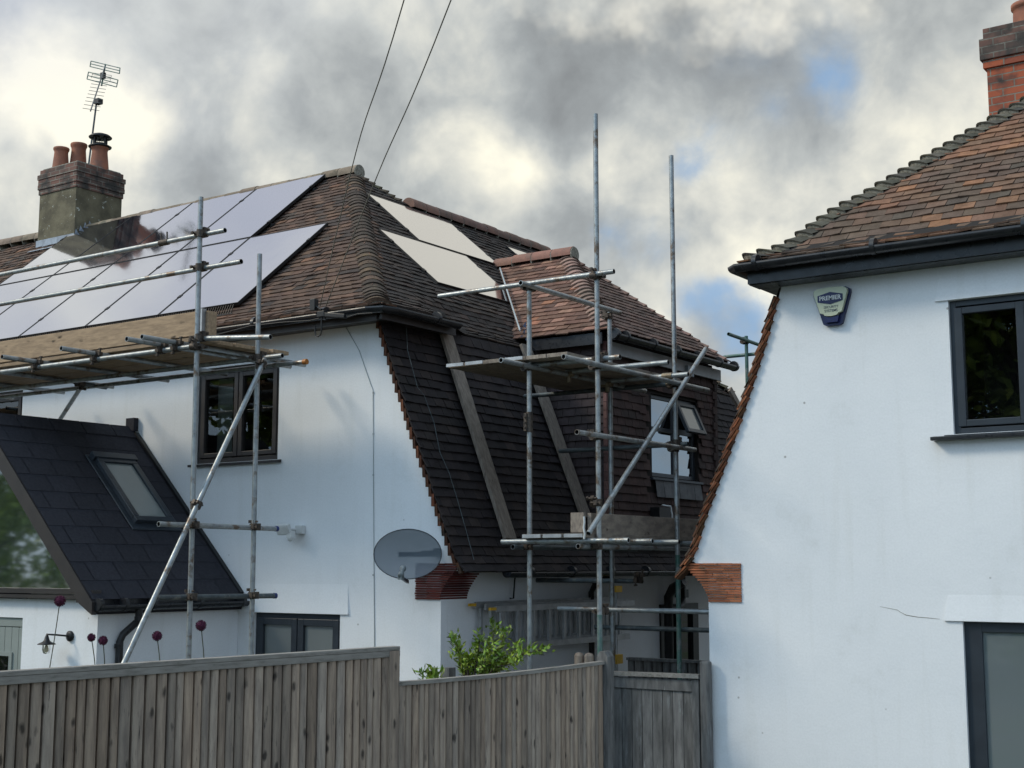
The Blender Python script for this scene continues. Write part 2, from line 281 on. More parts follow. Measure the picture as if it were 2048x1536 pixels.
# ------------------------------------------------------------------ mesh helpers
BASE = {}
def wl(o):
    while o.parent is not None: o = o.parent
    return BASE.get(o.name, V((0, 0, 0)))
def tag(o, label=None, cat=None, group=None, kind=None):
    for k, v in (('label', label), ('category', cat), ('group', group), ('kind', kind)):
        if v: o[k] = v
    return o
def thing(name, loc, label, cat, group=None):
    o = bpy.data.objects.new(name, None); sc.collection.objects.link(o); o.location = loc; o.empty_display_size = .2
    BASE[o.name] = V(loc); return tag(o, label, cat, group)
class MB:
    def __init__(s): s.v = []; s.f = []; s.t = []; s.sm = []; s.mi = []; s.cur = 0
    def add(s, vs, fs, tint=(1, 1, 1), smooth=False, mi=None):
        b = len(s.v); s.v += [V(x) for x in vs]
        for f in fs:
            s.f.append(tuple(i+b for i in f)); s.t.append(tint); s.sm.append(smooth); s.mi.append(s.cur if mi is None else mi)
        return s
    def obb(s, c, ax, ay, az, tint=(1, 1, 1)):
        """box: centre and three half-extent vectors"""
        c = V(c); ax, ay, az = V(ax), V(ay), V(az)
        P = [c+ax*i+ay*j+az*k for k in (-1, 1) for j in (-1, 1) for i in (-1, 1)]
        return s.add(P, [(0, 2, 3, 1), (4, 5, 7, 6), (0, 1, 5, 4), (2, 6, 7, 3), (0, 4, 6, 2), (1, 3, 7, 5)], tint)
    def box(s, a, b, tint=(1, 1, 1)):
        a, b = V(a), V(b); c = (a+b)/2; h = (b-a)/2
        return s.obb(c, (h.x, 0, 0), (0, h.y, 0), (0, 0, h.z), tint)
    def bar(s, p, q, wdt, hgt, up=(0, 0, 1), tint=(1, 1, 1)):
        p, q = V(p), V(q); d = (q-p); up = V(up); sd = d.cross(up).normalized(); u = sd.cross(d).normalized()
        return s.obb((p+q)/2, d/2, sd*wdt/2, u*hgt/2, tint)
    def tube(s, p, q, r, n=12, cap=True, r2=None, tint=(1, 1, 1), bore=None):
        p, q = V(p), V(q); d = (q-p).normalized(); a = d.orthogonal().normalized(); b = d.cross(a); r2 = r if r2 is None else r2
        P = [c+(a*math.cos(2*math.pi*i/n)+b*math.sin(2*math.pi*i/n))*rr for c, rr in ((p, r), (q, r2)) for i in range(n)]
        s.add(P, [(i, (i+1) % n, n+(i+1) % n, n+i) for i in range(n)], tint, True)
        if bore is not None:                                         # hollow ends
            for c, sg, rr in ((p, 1, r), (q, -1, r2)):
                ri = rr*.80
                o = [c+(a*math.cos(2*math.pi*i/n)+b*math.sin(2*math.pi*i/n))*rr for i in range(n)]
                m = [c+(a*math.cos(2*math.pi*i/n)+b*math.sin(2*math.pi*i/n))*ri for i in range(n)]
                e = [x+d*sg*.05 for x in m]
                s.add(o+m, [(i, (i+1) % n, n+(i+1) % n, n+i) for i in range(n)], tint)
                s.add(m+e, [(i, (i+1) % n, n+(i+1) % n, n+i) for i in range(n)]+[tuple(range(n, 2*n))], tint, False, bore)
        elif cap: s.add(P, [tuple(range(n))[::-1], tuple(range(n, 2*n))], tint)
        return s
    def path(s, pts, r, n=8, tint=(1, 1, 1)):
        pts = [V(p) for p in pts]; rings = []; a = None
        for i, p in enumerate(pts):
            d = (pts[min(i+1, len(pts)-1)]-pts[max(i-1, 0)]).normalized()
            a = d.orthogonal().normalized() if a is None else (a-d*a.dot(d)).normalized(); b = d.cross(a)
            rr = r[i] if isinstance(r, (list, tuple)) else r
            rings += [p+(a*math.cos(2*math.pi*k/n)+b*math.sin(2*math.pi*k/n))*rr for k in range(n)]
        fs = [(i*n+k, i*n+(k+1) % n, (i+1)*n+(k+1) % n, (i+1)*n+k) for i in range(len(pts)-1) for k in range(n)]
        s.add(rings, fs, tint, True)
        s.add(rings[:n]+rings[-n:], [tuple(range(n))[::-1], tuple(range(n, 2*n))], tint); return s
    def lathe(s, prof, c, n=20, axis=(0, 0, 1), tint=(1, 1, 1)):
        c = V(c); d = V(axis).normalized(); a = d.orthogonal().normalized(); b = d.cross(a); P = []
        for r, z in prof: P += [c+d*z+(a*math.cos(2*math.pi*k/n)+b*math.sin(2*math.pi*k/n))*r for k in range(n)]
        s.add(P, [(i*n+k, i*n+(k+1) % n, (i+1)*n+(k+1) % n, (i+1)*n+k) for i in range(len(prof)-1) for k in range(n)], tint, True); return s
    def prism(s, poly, ext, tint=(1, 1, 1)):
        poly = [V(p) for p in poly]; n = len(poly); e = V(ext)
        s.add(poly+[p+e for p in poly], [(i, (i+1) % n, n+(i+1) % n, n+i) for i in range(n)], tint)
        tri = tessellate_polygon([poly]); s.add(poly, [tuple(t) for t in tri], tint); s.add([p+e for p in poly], [tuple(t)[::-1] for t in tri], tint); return s
    def wall(s, outer, holes, to3, depth):
        """flat wall from a 2-D outline with openings, to3(a,b,d) -> point, d = depth into the wall"""
        loops = [[V((a, b, 0)) for a, b in lp] for lp in [outer]+holes]
        flat = [p for lp in loops for p in lp]
        tri = tessellate_polygon(loops)
        s.add([to3(p.x, p.y, 0) for p in flat], [tuple(t) for t in tri])
        for lp in loops:
            n = len(lp)
            s.add([to3(p.x, p.y, 0) for p in lp]+[to3(p.x, p.y, depth) for p in lp], [(i, (i+1) % n, n+(i+1) % n, n+i) for i in range(n)])
        return s
    def build(s, name, mats, parent=None, bevel=0):
        if not isinstance(mats, (list, tuple)): mats = [mats]
        me = bpy.data.meshes.new(name); off = wl(parent) if parent is not None else V((0, 0, 0))
        if parent is None and s.v:
            lo = V([min(p[i] for p in s.v) for i in range(3)]); hi = V([max(p[i] for p in s.v) for i in range(3)]); off = V(((lo.x+hi.x)/2, (lo.y+hi.y)/2, lo.z))
        me.from_pydata([tuple(p-off) for p in s.v], [], s.f)
        for m in mats: me.materials.append(m)
        me.polygons.foreach_set('use_smooth', s.sm); me.polygons.foreach_set('material_index', s.mi)
        at_ = me.attributes.new('tint', 'FLOAT_COLOR', 'CORNER'); buf = []
        for p, t in zip(s.f, s.t): buf += [t[0], t[1], t[2], 1.0]*len(p)
        at_.data.foreach_set('color', buf); me.update()
        o = bpy.data.objects.new(name, me); sc.collection.objects.link(o)
        if parent is not None: o.parent = parent
        else: o.location = off; BASE[o.name] = off
        if bevel:
            bv = o.modifiers.new('bevel', 'BEVEL'); bv.width = bevel; bv.segments = 2; bv.limit_method = 'ANGLE'
        return o

def jit(c, a): k = 1+random.uniform(-a, a); return (c[0]*k, c[1]*k*(1+random.uniform(-.04, .04)), c[2]*k)
def pick(pal):
    r = random.random()*sum(p[0] for p in pal)
    for wgt, c, a in pal:
        r -= wgt
        if r <= 0: return jit(c, a)
    return jit(pal[-1][1], .1)
PAL_A = [(5, (.090, .052, .036), .22), (3, (.130, .072, .046), .2), (2, (.055, .038, .030), .25), (.5, (.19, .095, .055), .2)]
PAL_H = [(5, (.036, .025, .020), .25), (2, (.056, .035, .026), .25), (1, (.032, .025, .022), .2)]  # side slope of the same roof, its shade put into darker tile colours
PAL_M = [(6, (.016, .011, .012), .22), (2, (.024, .016, .015), .2), (.5, (.036, .025, .022), .2)]  # tile hanging facing the passage, its shade deepened in the colour
PAL_D = [(5, (.175, .090, .062), .18), (3, (.130, .070, .050), .2), (1.1, (.33, .18, .125), .12), (.3, (.32, .14, .08), .15)]
PAL_W = [(5, (.056, .033, .030), .15), (2, (.074, .042, .037), .15), (1, (.050, .034, .032), .15)]
PAL_B = [(4, (.225, .115, .066), .13), (2, (.175, .098, .062), .15), (.6, (.29, .14, .072), .12)]
PAL_B2 = [(4, (.125, .084, .060), .14), (2, (.160, .096, .064), .15), (.6, (.09, .068, .052), .12)]
PAL_E = [(1, (.24, .105, .06), .4), (1, (.12, .085, .065), .3)]

from mathutils import noise as mn
def patch(pa, pb, sc_=.9, mid=0.0, z=0.0):
    return lambda u, s: pa if mn.noise(V((u*sc_, s*sc_*1.3, z)))+random.gauss(0, .16) > mid else pb
def tiles(mb, S, length, gauge, tw, rng, pal, skip=None, wob=.004, k0=0, lift=.026, palf=None):
    k = k0; n = int(length/gauge)
    for k in range(k0, n):
        s0 = k*gauge-.012; s1 = min((k+1)*gauge+.02, length)
        lo0, hi0 = rng(k*gauge); lo1, hi1 = rng(min((k+1)*gauge, length))
        if hi0 <= lo0 and hi1 <= lo1: continue
        mn, mx = min(lo0, lo1), max(hi0, hi1)
        u = math.floor(mn/tw)*tw + (tw/2 if k % 2 else 0) - tw + random.uniform(-.006, .006)
        roww = random.uniform(-.002, .002)
        while u < mx:
            a, b = u+.0025, u+tw-.0025; u += tw
            a0, b0, a1, b1 = max(a, lo0), min(b, hi0), max(a, lo1), min(b, hi1)
            if b0 <= a0 and b1 <= a1: continue
            if b0 <= a0: m = min(max(a0, lo0), hi0); a0 = b0 = m if hi0 > lo0 else (lo0+hi0)/2
            if b1 <= a1: m = min(max(a1, lo1), hi1); a1 = b1 = m if hi1 > lo1 else (lo1+hi1)/2
            if skip and skip((a+b)/2, (s0+s1)/2): continue
            h = lift+roww+random.uniform(-wob, wob)*.7; t = random.uniform(-wob, wob)*1.2; ds = random.uniform(-.004, .004) if random.random() > .04 else random.uniform(-.018, .010)
            pts = []
            for uu, ss, hh in ((a0, s0+ds, h+t), (b0, s0+ds, h-t), (b1, s1, .010), (a1, s1, .010), (a0, s0+ds, h+t-.014), (b0, s0+ds, h-t-.014), (b1, s1, -.004), (a1, s1, -.004)):
                p, nn = S(uu, max(ss, -.03)); pts.append(p+nn*hh)
            c = pick(palf((a+b)/2, s0) if palf else pal)
            mb.add(pts, [(0, 1, 2, 3), (4, 5, 1, 0), (4, 0, 3, 7), (5, 6, 2, 1), (4, 7, 6, 5)], c)

lerp_ = lambda a, b, t: a+(b-a)*t
class Prof:
    """polyline profile (a = outward run, z) by arc length with smooth normals"""
    def __init__(s, pts):
        s.p = pts; s.d = [0]
        for i in range(1, len(pts)): s.d.append(s.d[-1]+math.dist(pts[i], pts[i-1]))
        s.L = s.d[-1]
    def __call__(s, x):
        x = x if x < s.L else s.L
        i = 1
        while i < len(s.p)-1 and x > s.d[i]: i += 1
        (a0, z0), (a1, z1) = s.p[i-1], s.p[i]; t = (x-s.d[i-1])/(s.d[i]-s.d[i-1])
        return a0+(a1-a0)*t, z0+(z1-z0)*t
    def n(s, x):
        a, b = s(max(x-.08, 0)), s(min(x+.08, s.L)); d = (b[0]-a[0], b[1]-a[1]); l = math.hypot(*d); return (-d[1]/l, d[0]/l)

def bonnets(mb, H, L, gauge, dA, dB, wdt, hgt, pal, lift=.03, mort=None, k0=0):
    """curved hip tiles from the eave (s=0) up; H(s) -> (point, outward up normal)"""
    dA, dB = V(dA), V(dB); n = 8
    for k in range(k0, int(L/gauge)):
        p0, n0 = H(k*gauge); p1, n1 = H(min((k+1)*gauge+.03, L)); c = pick(pal); w0 = wdt*(1+random.uniform(-.05, .05)); lf = lift+random.uniform(-.006, .006)
        def arc(p, nn, wd, ex):
            A = p+dA*wd+nn*(ex*.6); B = p+dB*wd+nn*(ex*.6); Cc = p+nn*(hgt*2+ex)
            return [A*(1-t)**2+Cc*2*t*(1-t)+B*t*t for t in [i/n for i in range(n+1)]]
        o0 = arc(p0, n0, w0, lf); o1 = arc(p1, n1, w0*.82, .004); u0 = arc(p0, n0, w0, lf-.018); base = arc(p0, n0, w0*.92, -.05)
        q = [(i, i+1, n+2+i, n+1+i) for i in range(n)]
        mb.add(o0+o1, q, c, True); mb.add(u0+o0, q, tuple(x*.8 for x in c), False, 0)
        mb.add([x+(p1-p0)*.10 for x in base]+[x+(p1-p0)*.05 for x in u0], q, (1, 1, 1), False, 1 if mort else 0)

def ridge_tiles(mb, p, q, r, seg, pal, half=True, mort=1, flat=1.0):
    p, q = V(p), V(q); d = q-p; L_ = d.length; d.normalize(); sd = d.cross(V((0, 0, 1))).normalized(); up = sd.cross(d); n = 10; cnt = max(1, round(L_/seg))
    for i in range(cnt):
        a = p+d*(L_*i/cnt+.006); b = p+d*(L_*(i+1)/cnt-.006); c = pick(pal); rj = r*(1+random.uniform(-.03, .03)); off = up*random.uniform(-.008, .008)
        ring = [[x+off+(sd*math.cos(math.pi*(k/n*1.14-.07))*rr+up*math.sin(math.pi*(k/n*1.14-.07))*rr*flat) for k in range(n+1)] for x, rr in ((a, rj), (b, rj*.985))]
        mb.add(ring[0]+ring[1], [(k, k+1, n+2+k, n+1+k) for k in range(n)], c, True)
        for rg in ring: mb.add(rg, [tuple(range(n+1))], c)
        if mort is not None: mb.tube(b-d*.002, b+d*.014, rj*.96, 14, True, tint=(1, 1, 1)); [mb.mi.__setitem__(-j-1, mort) for j in range(16)]

def gutter_run(mb, pts, r=.058, out=None):
    """half-round gutter along the polyline, with a rolled lip"""
    pts = [V(p) for p in pts]; n = 8; prev = None
    for i, p in enumerate(pts):
        d = (pts[min(i+1, len(pts)-1)]-pts[max(i-1, 0)]).normalized(); sd = d.cross(V((0, 0, 1))).normalized()
        ring = [p+sd*math.cos(math.pi*k/n)*r-V((0, 0, 1))*math.sin(math.pi*k/n)*r for k in range(n+1)]
        ring += [p+sd*math.cos(math.pi*k/n)*(r-.006)-V((0, 0, 1))*math.sin(math.pi*k/n)*(r-.006) for k in range(n, -1, -1)]
        if prev: m = len(ring); mb.add(prev+ring, [(k, (k+1) % m, m+(k+1) % m, m+k) for k in range(m)], (1, 1, 1), True)
        else: mb.add(ring[:n+1], [tuple(range(n+1))])
        prev = ring
    mb.add(prev[:n+1], [tuple(range(n+1))])

# ------------------------------------------------------------------ setting
MB().add([(-220, -220, 0), (220, -220, 0), (220, 220, 0), (-220, 220, 0)], [(0, 1, 2, 3)]).build('ground', m_ground)
bpy.data.objects['ground'].location = (0, 0, 0)
bpy.data.objects['ground']['kind'] = 'structure'
BASE['ground'] = V((0, 0, 0))

YA, YB = 10.4, 11.2
TH = math.tan(R(40.3))
COR = (-8.6, 10.1)                     # eave corner of the near house (x, y)
def zroof(off): return 4.88+TH*off
PF = Prof([(0, 5.07), (.22, 5.15), (.5, zroof(.5)+.012), (.8, zroof(.8)), (3.53, zroof(3.53))])

# ================================================================== HOUSE A
hA = thing('semi_detached_house', (-12, YA, 0), 'white rendered house with brown hipped roof, tile hung side and dormer, behind the scaffolding', 'house')

# mansard profile (x at z) on the side facing the passage
MX = [(-7.74, 2.43), (-7.80, 2.50), (-7.875, 2.60), (-7.945, 2.78), (-8.04, 2.99), (-8.157, 3.28), (-8.29, 3.60), (-8.41, 3.87), (-8.55, 4.22), (-8.66, 4.50), (-8.80, 4.88), (-8.86, 5.06)]
def mans_x(z):
    for (x0, z0), (x1, z1) in zip(MX, MX[1:]):
        if z <= z1: return x0+(x1-x0)*(z-z0)/(z1-z0)
    return MX[-1][0]
outer = [(-30, 0), (-8.05, 0), (-8.052, 2.17), (-8.06, 2.42), (-7.84, 2.45)] + [(x-.035, z) for x, z in MX[2:]] + [(-8.86, 5.06), (-30, 5.06)]
winA = [(-11.55, 3.62), (-10.27, 3.62), (-10.27, 4.69), (-11.55, 4.69)]
winL = [(-16.1, 3.62), (-14.76, 3.62), (-14.76, 4.70), (-16.1, 4.70)]
doorA = [(-10.56, .1), (-9.34, .1), (-9.34, 2.0), (-10.56, 2.0)]
m = MB(); m.wall(outer, [winA, winL, doorA], lambda a, b, d: V((a, YA+d, b)), .11)
# side wall under the mansard, facing the passage
doorS = [(14.75, .05), (15.75, .05), (15.75, 2.02), (14.75, 2.02)]
m.wall([(YA+.112, 0), (18.74, 0), (18.74, 2.52), (YA+.112, 2.52)], [doorS], lambda a, b, d: V((-8.052-d, a, b)), .10)
wallA = m.build('wall', m_render, hA)
# render hood over the garden door
m = MB()
for x0, x1, zb in ((-10.79, -9.22, 2.005),):
    m.add([(x0, YA-.022, zb), (x1, YA-.022, zb), (x1-.02, YA-.001, zb+.30), (x0+.02, YA-.001, zb+.30), (x0, YA, zb), (x1, YA, zb)], [(0, 1, 2, 3), (0, 4, 5, 1), (0, 3, 4), (1, 5, 2)])
m.build('render_hood', m_render, wallA)

# roof: underlay + tiles
eaveX, eaveY = COR
def SF(u, s):                                   # front slope: u = x
    a, z = PF(s); n = PF.n(s); return V((u, eaveY+a, z)), V((0, n[0], n[1]))
def wedge(y): return min(1, max(0, (y-11.25)/.5))
def SH(u, s):                                   # side slope: u = y
    a, z = PF(s); n = PF.n(s); k = wedge(u)*max(0, 1-s/.8)
    return V((eaveX-a-.25*k, u, z-.045*k)), V((-n[0]*1.0, 0, n[1])) if False else V((-n[0], 0, n[1]))
def SHn(u, s):
    p, n = SH(u, s); return p, V((abs(n.x), 0, abs(n.z)))
def SFn(u, s):
    p, n = SF(u, s); return p, V((0, -abs(n.y), abs(n.z)))
WING = 3.03                                     # run at which the wing's ridge sits
def rngF(s): return (-30, eaveX-PF(s)[0])
def rngH(s):
    a = PF(s)[0]; lo = eaveY+a
    return (lo, 18.75-1.05*a/WING if a < WING else 13.63+(3.53-a))
def skipF(u, s):
    z = PF(s)[1]
    return (-17.8 < u < -11.55 and 5.62 < z < 6.5) or (-17.8 < u < -12.8 and 6.3 < z < 7.7)
roofm = MB(); ga = .107
tiles(roofm, SFn, PF.L, ga, .175, lambda s: (-24, rngF(s)[1]), PAL_A, skipF, wob=.006)
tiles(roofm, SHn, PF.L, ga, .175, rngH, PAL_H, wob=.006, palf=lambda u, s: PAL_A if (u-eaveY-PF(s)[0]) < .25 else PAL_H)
roofm.cur = 1
for S, lo, hi in ((SFn, -30, None), (SHn, None, 17.7)):
    n = 14
    for i in range(n):
        s0, s1 = PF.L*i/n, PF.L*(i+1)/n
        q = []
        for s in (s0, s1):
            a = PF(s)[0]
            if S is SFn: q.append((S(-30, s)[0], S(eaveX-a, s)[0]))
            else: q.append((S(eaveY+a, s)[0], S(18.75-1.05*a/WING if a <= WING+.001 else 13.63+3.53-a, s)[0]))
        if S is SFn: roofm.add([q[0][0], q[0][1], q[1][1], q[1][0]], [(0, 1, 2, 3)])
        else:
            for j in range(24):
                e = [[lerp_(a_.y, b_.y, t) for t in (j/24, (j+1)/24)] for a_, b_ in q]
                roofm.add([S(e[0][0], s0)[0], S(e[0][1], s0)[0], S(e[1][1], s1)[0], S(e[1][0], s1)[0]], [(0, 1, 2, 3)])
# rear slopes, out of sight from the garden, close the roof
zr = zroof(3.53); zw = zroof(WING)
roofm.add([(-30, 13.63, zr), (-12.13, 13.63, zr), (-8.8, 16.96, 5.05), (-30, 17.1, 5.05)], [(0, 1, 2, 3)])
roofm.add([(-11.63, 14.13, zw), (-11.63, 17.7, zw), (-14.6, 17.7, 5.0), (-14.6, 14.1, 5.0)], [(0, 1, 2, 3)])
roofm.add([(-11.63, 17.7, zw), (-8.86, 18.75, 5.03), (-14.6, 18.75, 5.03)], [(0, 1, 2)])
roofm.add([(-8.86, 18.75, 5.03), (-14.6, 18.75, 5.03), (-14.6, 18.75, 0), (-8.1, 18.75, 2.4)], [(0, 1, 2, 3)])
roofA = roofm.build('roof', [m_tile, m_deck], hA)
# front hip bonnets
def Hfront(s):
    a, z = PF(s); n = PF.n(s); return V((eaveX-a, eaveY+a, z)), V((abs(n[0])*.6, -abs(n[0])*.6, 1)).normalized()
m = MB(); bonnets(m, Hfront, PF.L-.05, ga, (-1, 0, 0), (0, 1, 0), .225, .046, [(4, (.070, .050, .038), .3), (3, (.115, .074, .050), .25), (.5, (.34, .15, .085), .1)], mort=True)
m.build('hip_tiles', [m_lichen, m_mortar], roofA)
q0, q1 = V((-8.84, 18.75, 5.05)), V((-11.63, 17.7, zroof(WING))); qL = (q1-q0).length
m = MB(); bonnets(m, lambda s: (q0+(q1-q0)*min(1, s/qL), V((.3, .4, 1)).normalized()), qL-.05, .13, (0, -1, 0), (-1, 0, 0), .18, .035, [(3, (.13, .09, .06), .2), (2, (.10, .085, .05), .2)], mort=True, lift=.06); m.build('hip_tiles', [m_lichen, m_mortar], roofA)
# rear hip bonnets (seen as a stepped line against the sky)
m = MB(); top = V((-12.13, 13.63, zr)); low = V((-11.63, 14.13, zw)); LL = (top-low).length
bonnets(m, lambda s: (low+(top-low)*min(s/LL, 1), V((.25, .25, 1)).normalized()), LL-.02, .107, (0, -1, 0), (-1, 0, 0), .15, .035, [(3, (.13, .09, .06), .2), (2, (.10, .085, .05), .2)], mort=True, lift=.06)
m.build('hip_tiles', [m_lichen, m_mortar], roofA)
cx0, cx1 = at(78, 430, Y=13.36).x, at(150, 430, Y=13.36).x
# main ridge and wing ridge
m = MB(); pr = [(2, (.9, .9, .9), .12), (1, (.7, .68, .66), .1)]
ridge_tiles(m, (-24, 13.63, zr+.16), (cx0-.02, 13.63, zr+.04), .105, .33, pr)
m.build('ridge_tiles', [m_buff, m_mortar], roofA); m = MB()
ridge_tiles(m, (cx1+.02, 13.63, zr+.0), (-12.02, 13.63, zr-.005), .105, .33, pr)
m.build('ridge_tiles', [m_buff, m_mortar], roofA)
m = MB(); pr2 = [(2, (.62, .72, .78), .12), (2, (.72, .78, .8), .12), (1, (.5, .62, .66), .1)]
ridge_tiles(m, (-11.63, 14.2, zw+.0), (-11.63, 17.7, zw), .12, .30, pr2)
m.build('ridge_tiles', [m_ridge, m_mortar], roofA)
# lead flashing around the chimney and the mansard
PM = Prof([(-x, z) for x, z in MX])
def SM(u, s):
    a, z = PM(s); n = PM.n(s); v = V((abs(n[1]), 0, 0)); return V((-a, u, z)), V((abs(n[0]), 0, abs(n[1])))
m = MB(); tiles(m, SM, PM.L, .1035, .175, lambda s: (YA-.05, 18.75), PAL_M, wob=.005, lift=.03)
m.cur = 1
for i in range(12):
    s0, s1 = PM.L*i/12, PM.L*(i+1)/12
    m.add([SM(YA-.03, s0)[0]-V((.004, 0, 0)), SM(18.75, s0)[0]-V((.004, 0, 0)), SM(18.75, s1)[0]-V((.004, 0, 0)), SM(YA-.03, s1)[0]-V((.004, 0, 0))], [(0, 1, 2, 3)])
m.add([(-7.74, YA+.12, 2.43), (-7.74, 18.75, 2.43), (-8.06, 18.75, 2.5), (-8.06, YA+.12, 2.5)], [(0, 1, 2, 3)])
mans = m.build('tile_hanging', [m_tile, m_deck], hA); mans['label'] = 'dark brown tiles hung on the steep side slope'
# undercloak of verge tiles: the ragged orange edge over the white wall
m = MB()
for k in range(int(PM.L/.1035)):
    a, z = PM(k*.1035); b = PM(k*.1035+.13); c = pick([(2, (.42, .40, .40), .3), (2, (.24, .26, .27), .3)])
    p0 = V((-a-.034+random.uniform(-.006, .006), YA-.055, z-.004)); p1 = V((-b[0]+.012, YA-.055, b[1]-.004)); d = p1-p0; nn = V((d.z, 0, -d.x)).normalized()
    for j in (0, 1):
        o = nn*(-.016*j)
        m.add([p0+o, p1+o, p1+o+V((0, .045, 0)), p0+o+V((0, .045, 0)), p0+o-nn*.013, p1+o-nn*.013, p1+o-nn*.013+V((0, .045, 0)), p0+o-nn*.013+V((0, .045, 0))],
              [(0, 1, 2, 3), (4, 7, 6, 5), (0, 4, 5, 1), (0, 3, 7, 4), (1, 5, 6, 2)], tuple(x*(1, .7)[j] for x in c))
m.build('verge_tiles', m_corb, mans)
# corbel of stacked tiles, painted dark red
def corbel(parent, y0, sgn, xin, xcorner, xout, mat_, nm='corbel', dep=.42):
    m = MB(); n = 15
    for i in range(n):
        t = i/(n-1); z = 2.17+(.35)*i/n; cur = xcorner+(xout-xcorner)*(t**1.6); A, B = min(xin, cur), max(xin, cur); x = A
        while x < B-.002:
            x2 = min(B, x+random.uniform(.13, .22)); x2 = B if B-x2 < .05 else x2; j = random.uniform(-.007, .006)
            m.box((x+.001, y0-.014+j, z+random.uniform(0, .002)), (x2-.001, y0+dep, z+.35/n-random.uniform(.003, .006)), jit((.95, .92, .9), .3)); x = x2
    m.cur = 0; m.box((min(xin, xcorner)+.01, y0+.004, 2.17), (max(xin, xcorner)-.01, y0+dep-.01, 2.52), (.3, .25, .2))
    return m.build(nm, mat_, parent)
corbel(hA, YA, 1, -8.36, -8.05, -7.80, m_red)
# gutters, fascia, soffit
def gy(p): return p
m = MB(); zg = 5.045
gutter_run(m, [(-24, 10.06, zg), (-12, 10.06, zg), (-8.72, 10.06, zg), (-8.58, 10.10, zg), (-8.54, 10.24, zg), (-8.54, 11.30, zg)], .062)
for x in [-9.3, -10.3, -11.3, -12.3, -13.3, -14.3]: m.tube((x-.02, 10.06, zg), (x+.02, 10.06, zg), .069, 12)
m.tube((-8.54, 10.9, zg), (-8.54, 10.94, zg), .069, 12)
m.build('gutter', m_gutter, hA)
m = MB(); m.box((-24, 10.13, 4.93), (-8.68, 10.16, 5.07)); m.box((-8.64, 10.13, 4.93), (-8.61, 11.35, 5.07)); m.box((-24, 10.16, 4.955), (-8.64, 10.40, 4.975)); m.box((-8.9, 10.39, 4.955), (-8.64, 11.35, 4.975))
m.build('fascia', m_brownframe, hA)

# windows
def casement(parent, x0, x1, z0, z1, y, fm, gm, panes, fr=.055, sash=.05, sill=True, silld=.07, label=None, depth=.07, sillm=None, blind=False):
    """window in an opening; panes: list of (xa, xb, za, zb) fractions with opening sashes"""
    m = MB()
    m.box((x0, y, z0), (x0+fr, y+depth, z1)); m.box((x1-fr, y, z0), (x1, y+depth, z1)); m.box((x0+fr, y, z1-fr), (x1-fr, y+depth, z1)); m.box((x0+fr, y, z0), (x1-fr, y+depth, z0+fr))
    fo = m.build('window', fm, parent, bevel=.004)
    if label: fo['label'] = label
    W, H = x1-x0, z1-z0
    for a, b, c, d in panes:
        m = MB(); xa, xb, za, zb = x0+W*a, x0+W*b, z0+H*c, z0+H*d; e = .012
        for q in (((xa, y-e, za), (xa+sash+.01, y+.05, zb)), ((xb-sash-.01, y-e, za), (xb, y+.05, zb)), ((xa+sash+.01, y-e+.001, zb-sash), (xb-sash-.01, y+.05, zb)), ((xa+sash+.01, y-e+.001, za), (xb-sash-.01, y+.05, za+sash))): m.box(*q)
        m.build('sash', fm, fo, bevel=.005)
        g = MB(); g.add([(xa+sash, y+.022, za+sash), (xb-sash, y+.022, za+sash), (xb-sash, y+.022, zb-sash), (xa+sash, y+.022, zb-sash)], [(0, 1, 2, 3)]); g.build('glass', gm, fo)
    if sill:
        m = MB(); m.prism([(x0-.06, y-silld, z0-.035), (x0-.06, y-silld, z0-.01), (x0-.06, y+.03, z0+.004), (x0-.06, y+.03, z0-.035)], (x1-x0+.12, 0, 0)); m.build('sill', sillm or fm, fo)
    return fo
wfA = casement(hA, -11.55, -10.27, 3.62, 4.69, YA+.03, m_brownframe, m_clear, [(.04, .495, .06, .93), (.505, .96, .06, .93)], silld=.085)
# curtains and darkness of the room behind
m = MB()
for i in range(12):
    x = -11.42+i*.02; m.add([(x, YA+.2+(.02 if i % 2 else 0), 3.66), (x+.02, YA+.2+(0 if i % 2 else .02), 3.66), (x+.02, YA+.2+(0 if i % 2 else .02), 4.6), (x, YA+.2+(.02 if i % 2 else 0), 4.6)], [(0, 1, 2, 3)])
for i in range(3):
    x = -10.86+i*.02; m.add([(x, YA+.2+(.02 if i % 2 else 0), 3.66), (x+.02, YA+.2+(0 if i % 2 else .02), 3.66), (x+.02, YA+.2+(0 if i % 2 else .02), 4.6), (x, YA+.2+(.02 if i % 2 else 0), 4.6)], [(0, 1, 2, 3)])
m.build('curtain', m_curtain, wfA)
def room(parent, x0, x1, z0, z1, y, d=.9):
    m = MB(); P = [(x0, y, z0), (x1, y, z0), (x1, y, z1), (x0, y, z1), (x0, y+d, z0), (x1, y+d, z0), (x1, y+d, z1), (x0, y+d, z1)]
    m.add(P, [(4, 5, 6, 7), (0, 4, 7, 3), (1, 2, 6, 5), (0, 1, 5, 4), (3, 7, 6, 2)]); m.build('room_recess', m_room, parent)
room(wfA, -11.56, -10.26, 3.60, 4.70, YA+.112)
wfL = casement(hA, -16.1, -14.76, 3.62, 4.70, YA+.03, m_brownframe, m_clear, [(.04, .495, .06, .93), (.505, .96, .06, .93)], silld=.085)
room(wfL, -16.11, -14.75, 3.60, 4.71, YA+.112)
dA = casement(hA, -10.56, -9.34, .1, 2.0, YA+.03, m_alu, m_glassf, [(.03, .495, .02, .972), (.505, .97, .02, .972)], fr=.06, sash=.07, sill=False)
dA.name = 'garden_door'
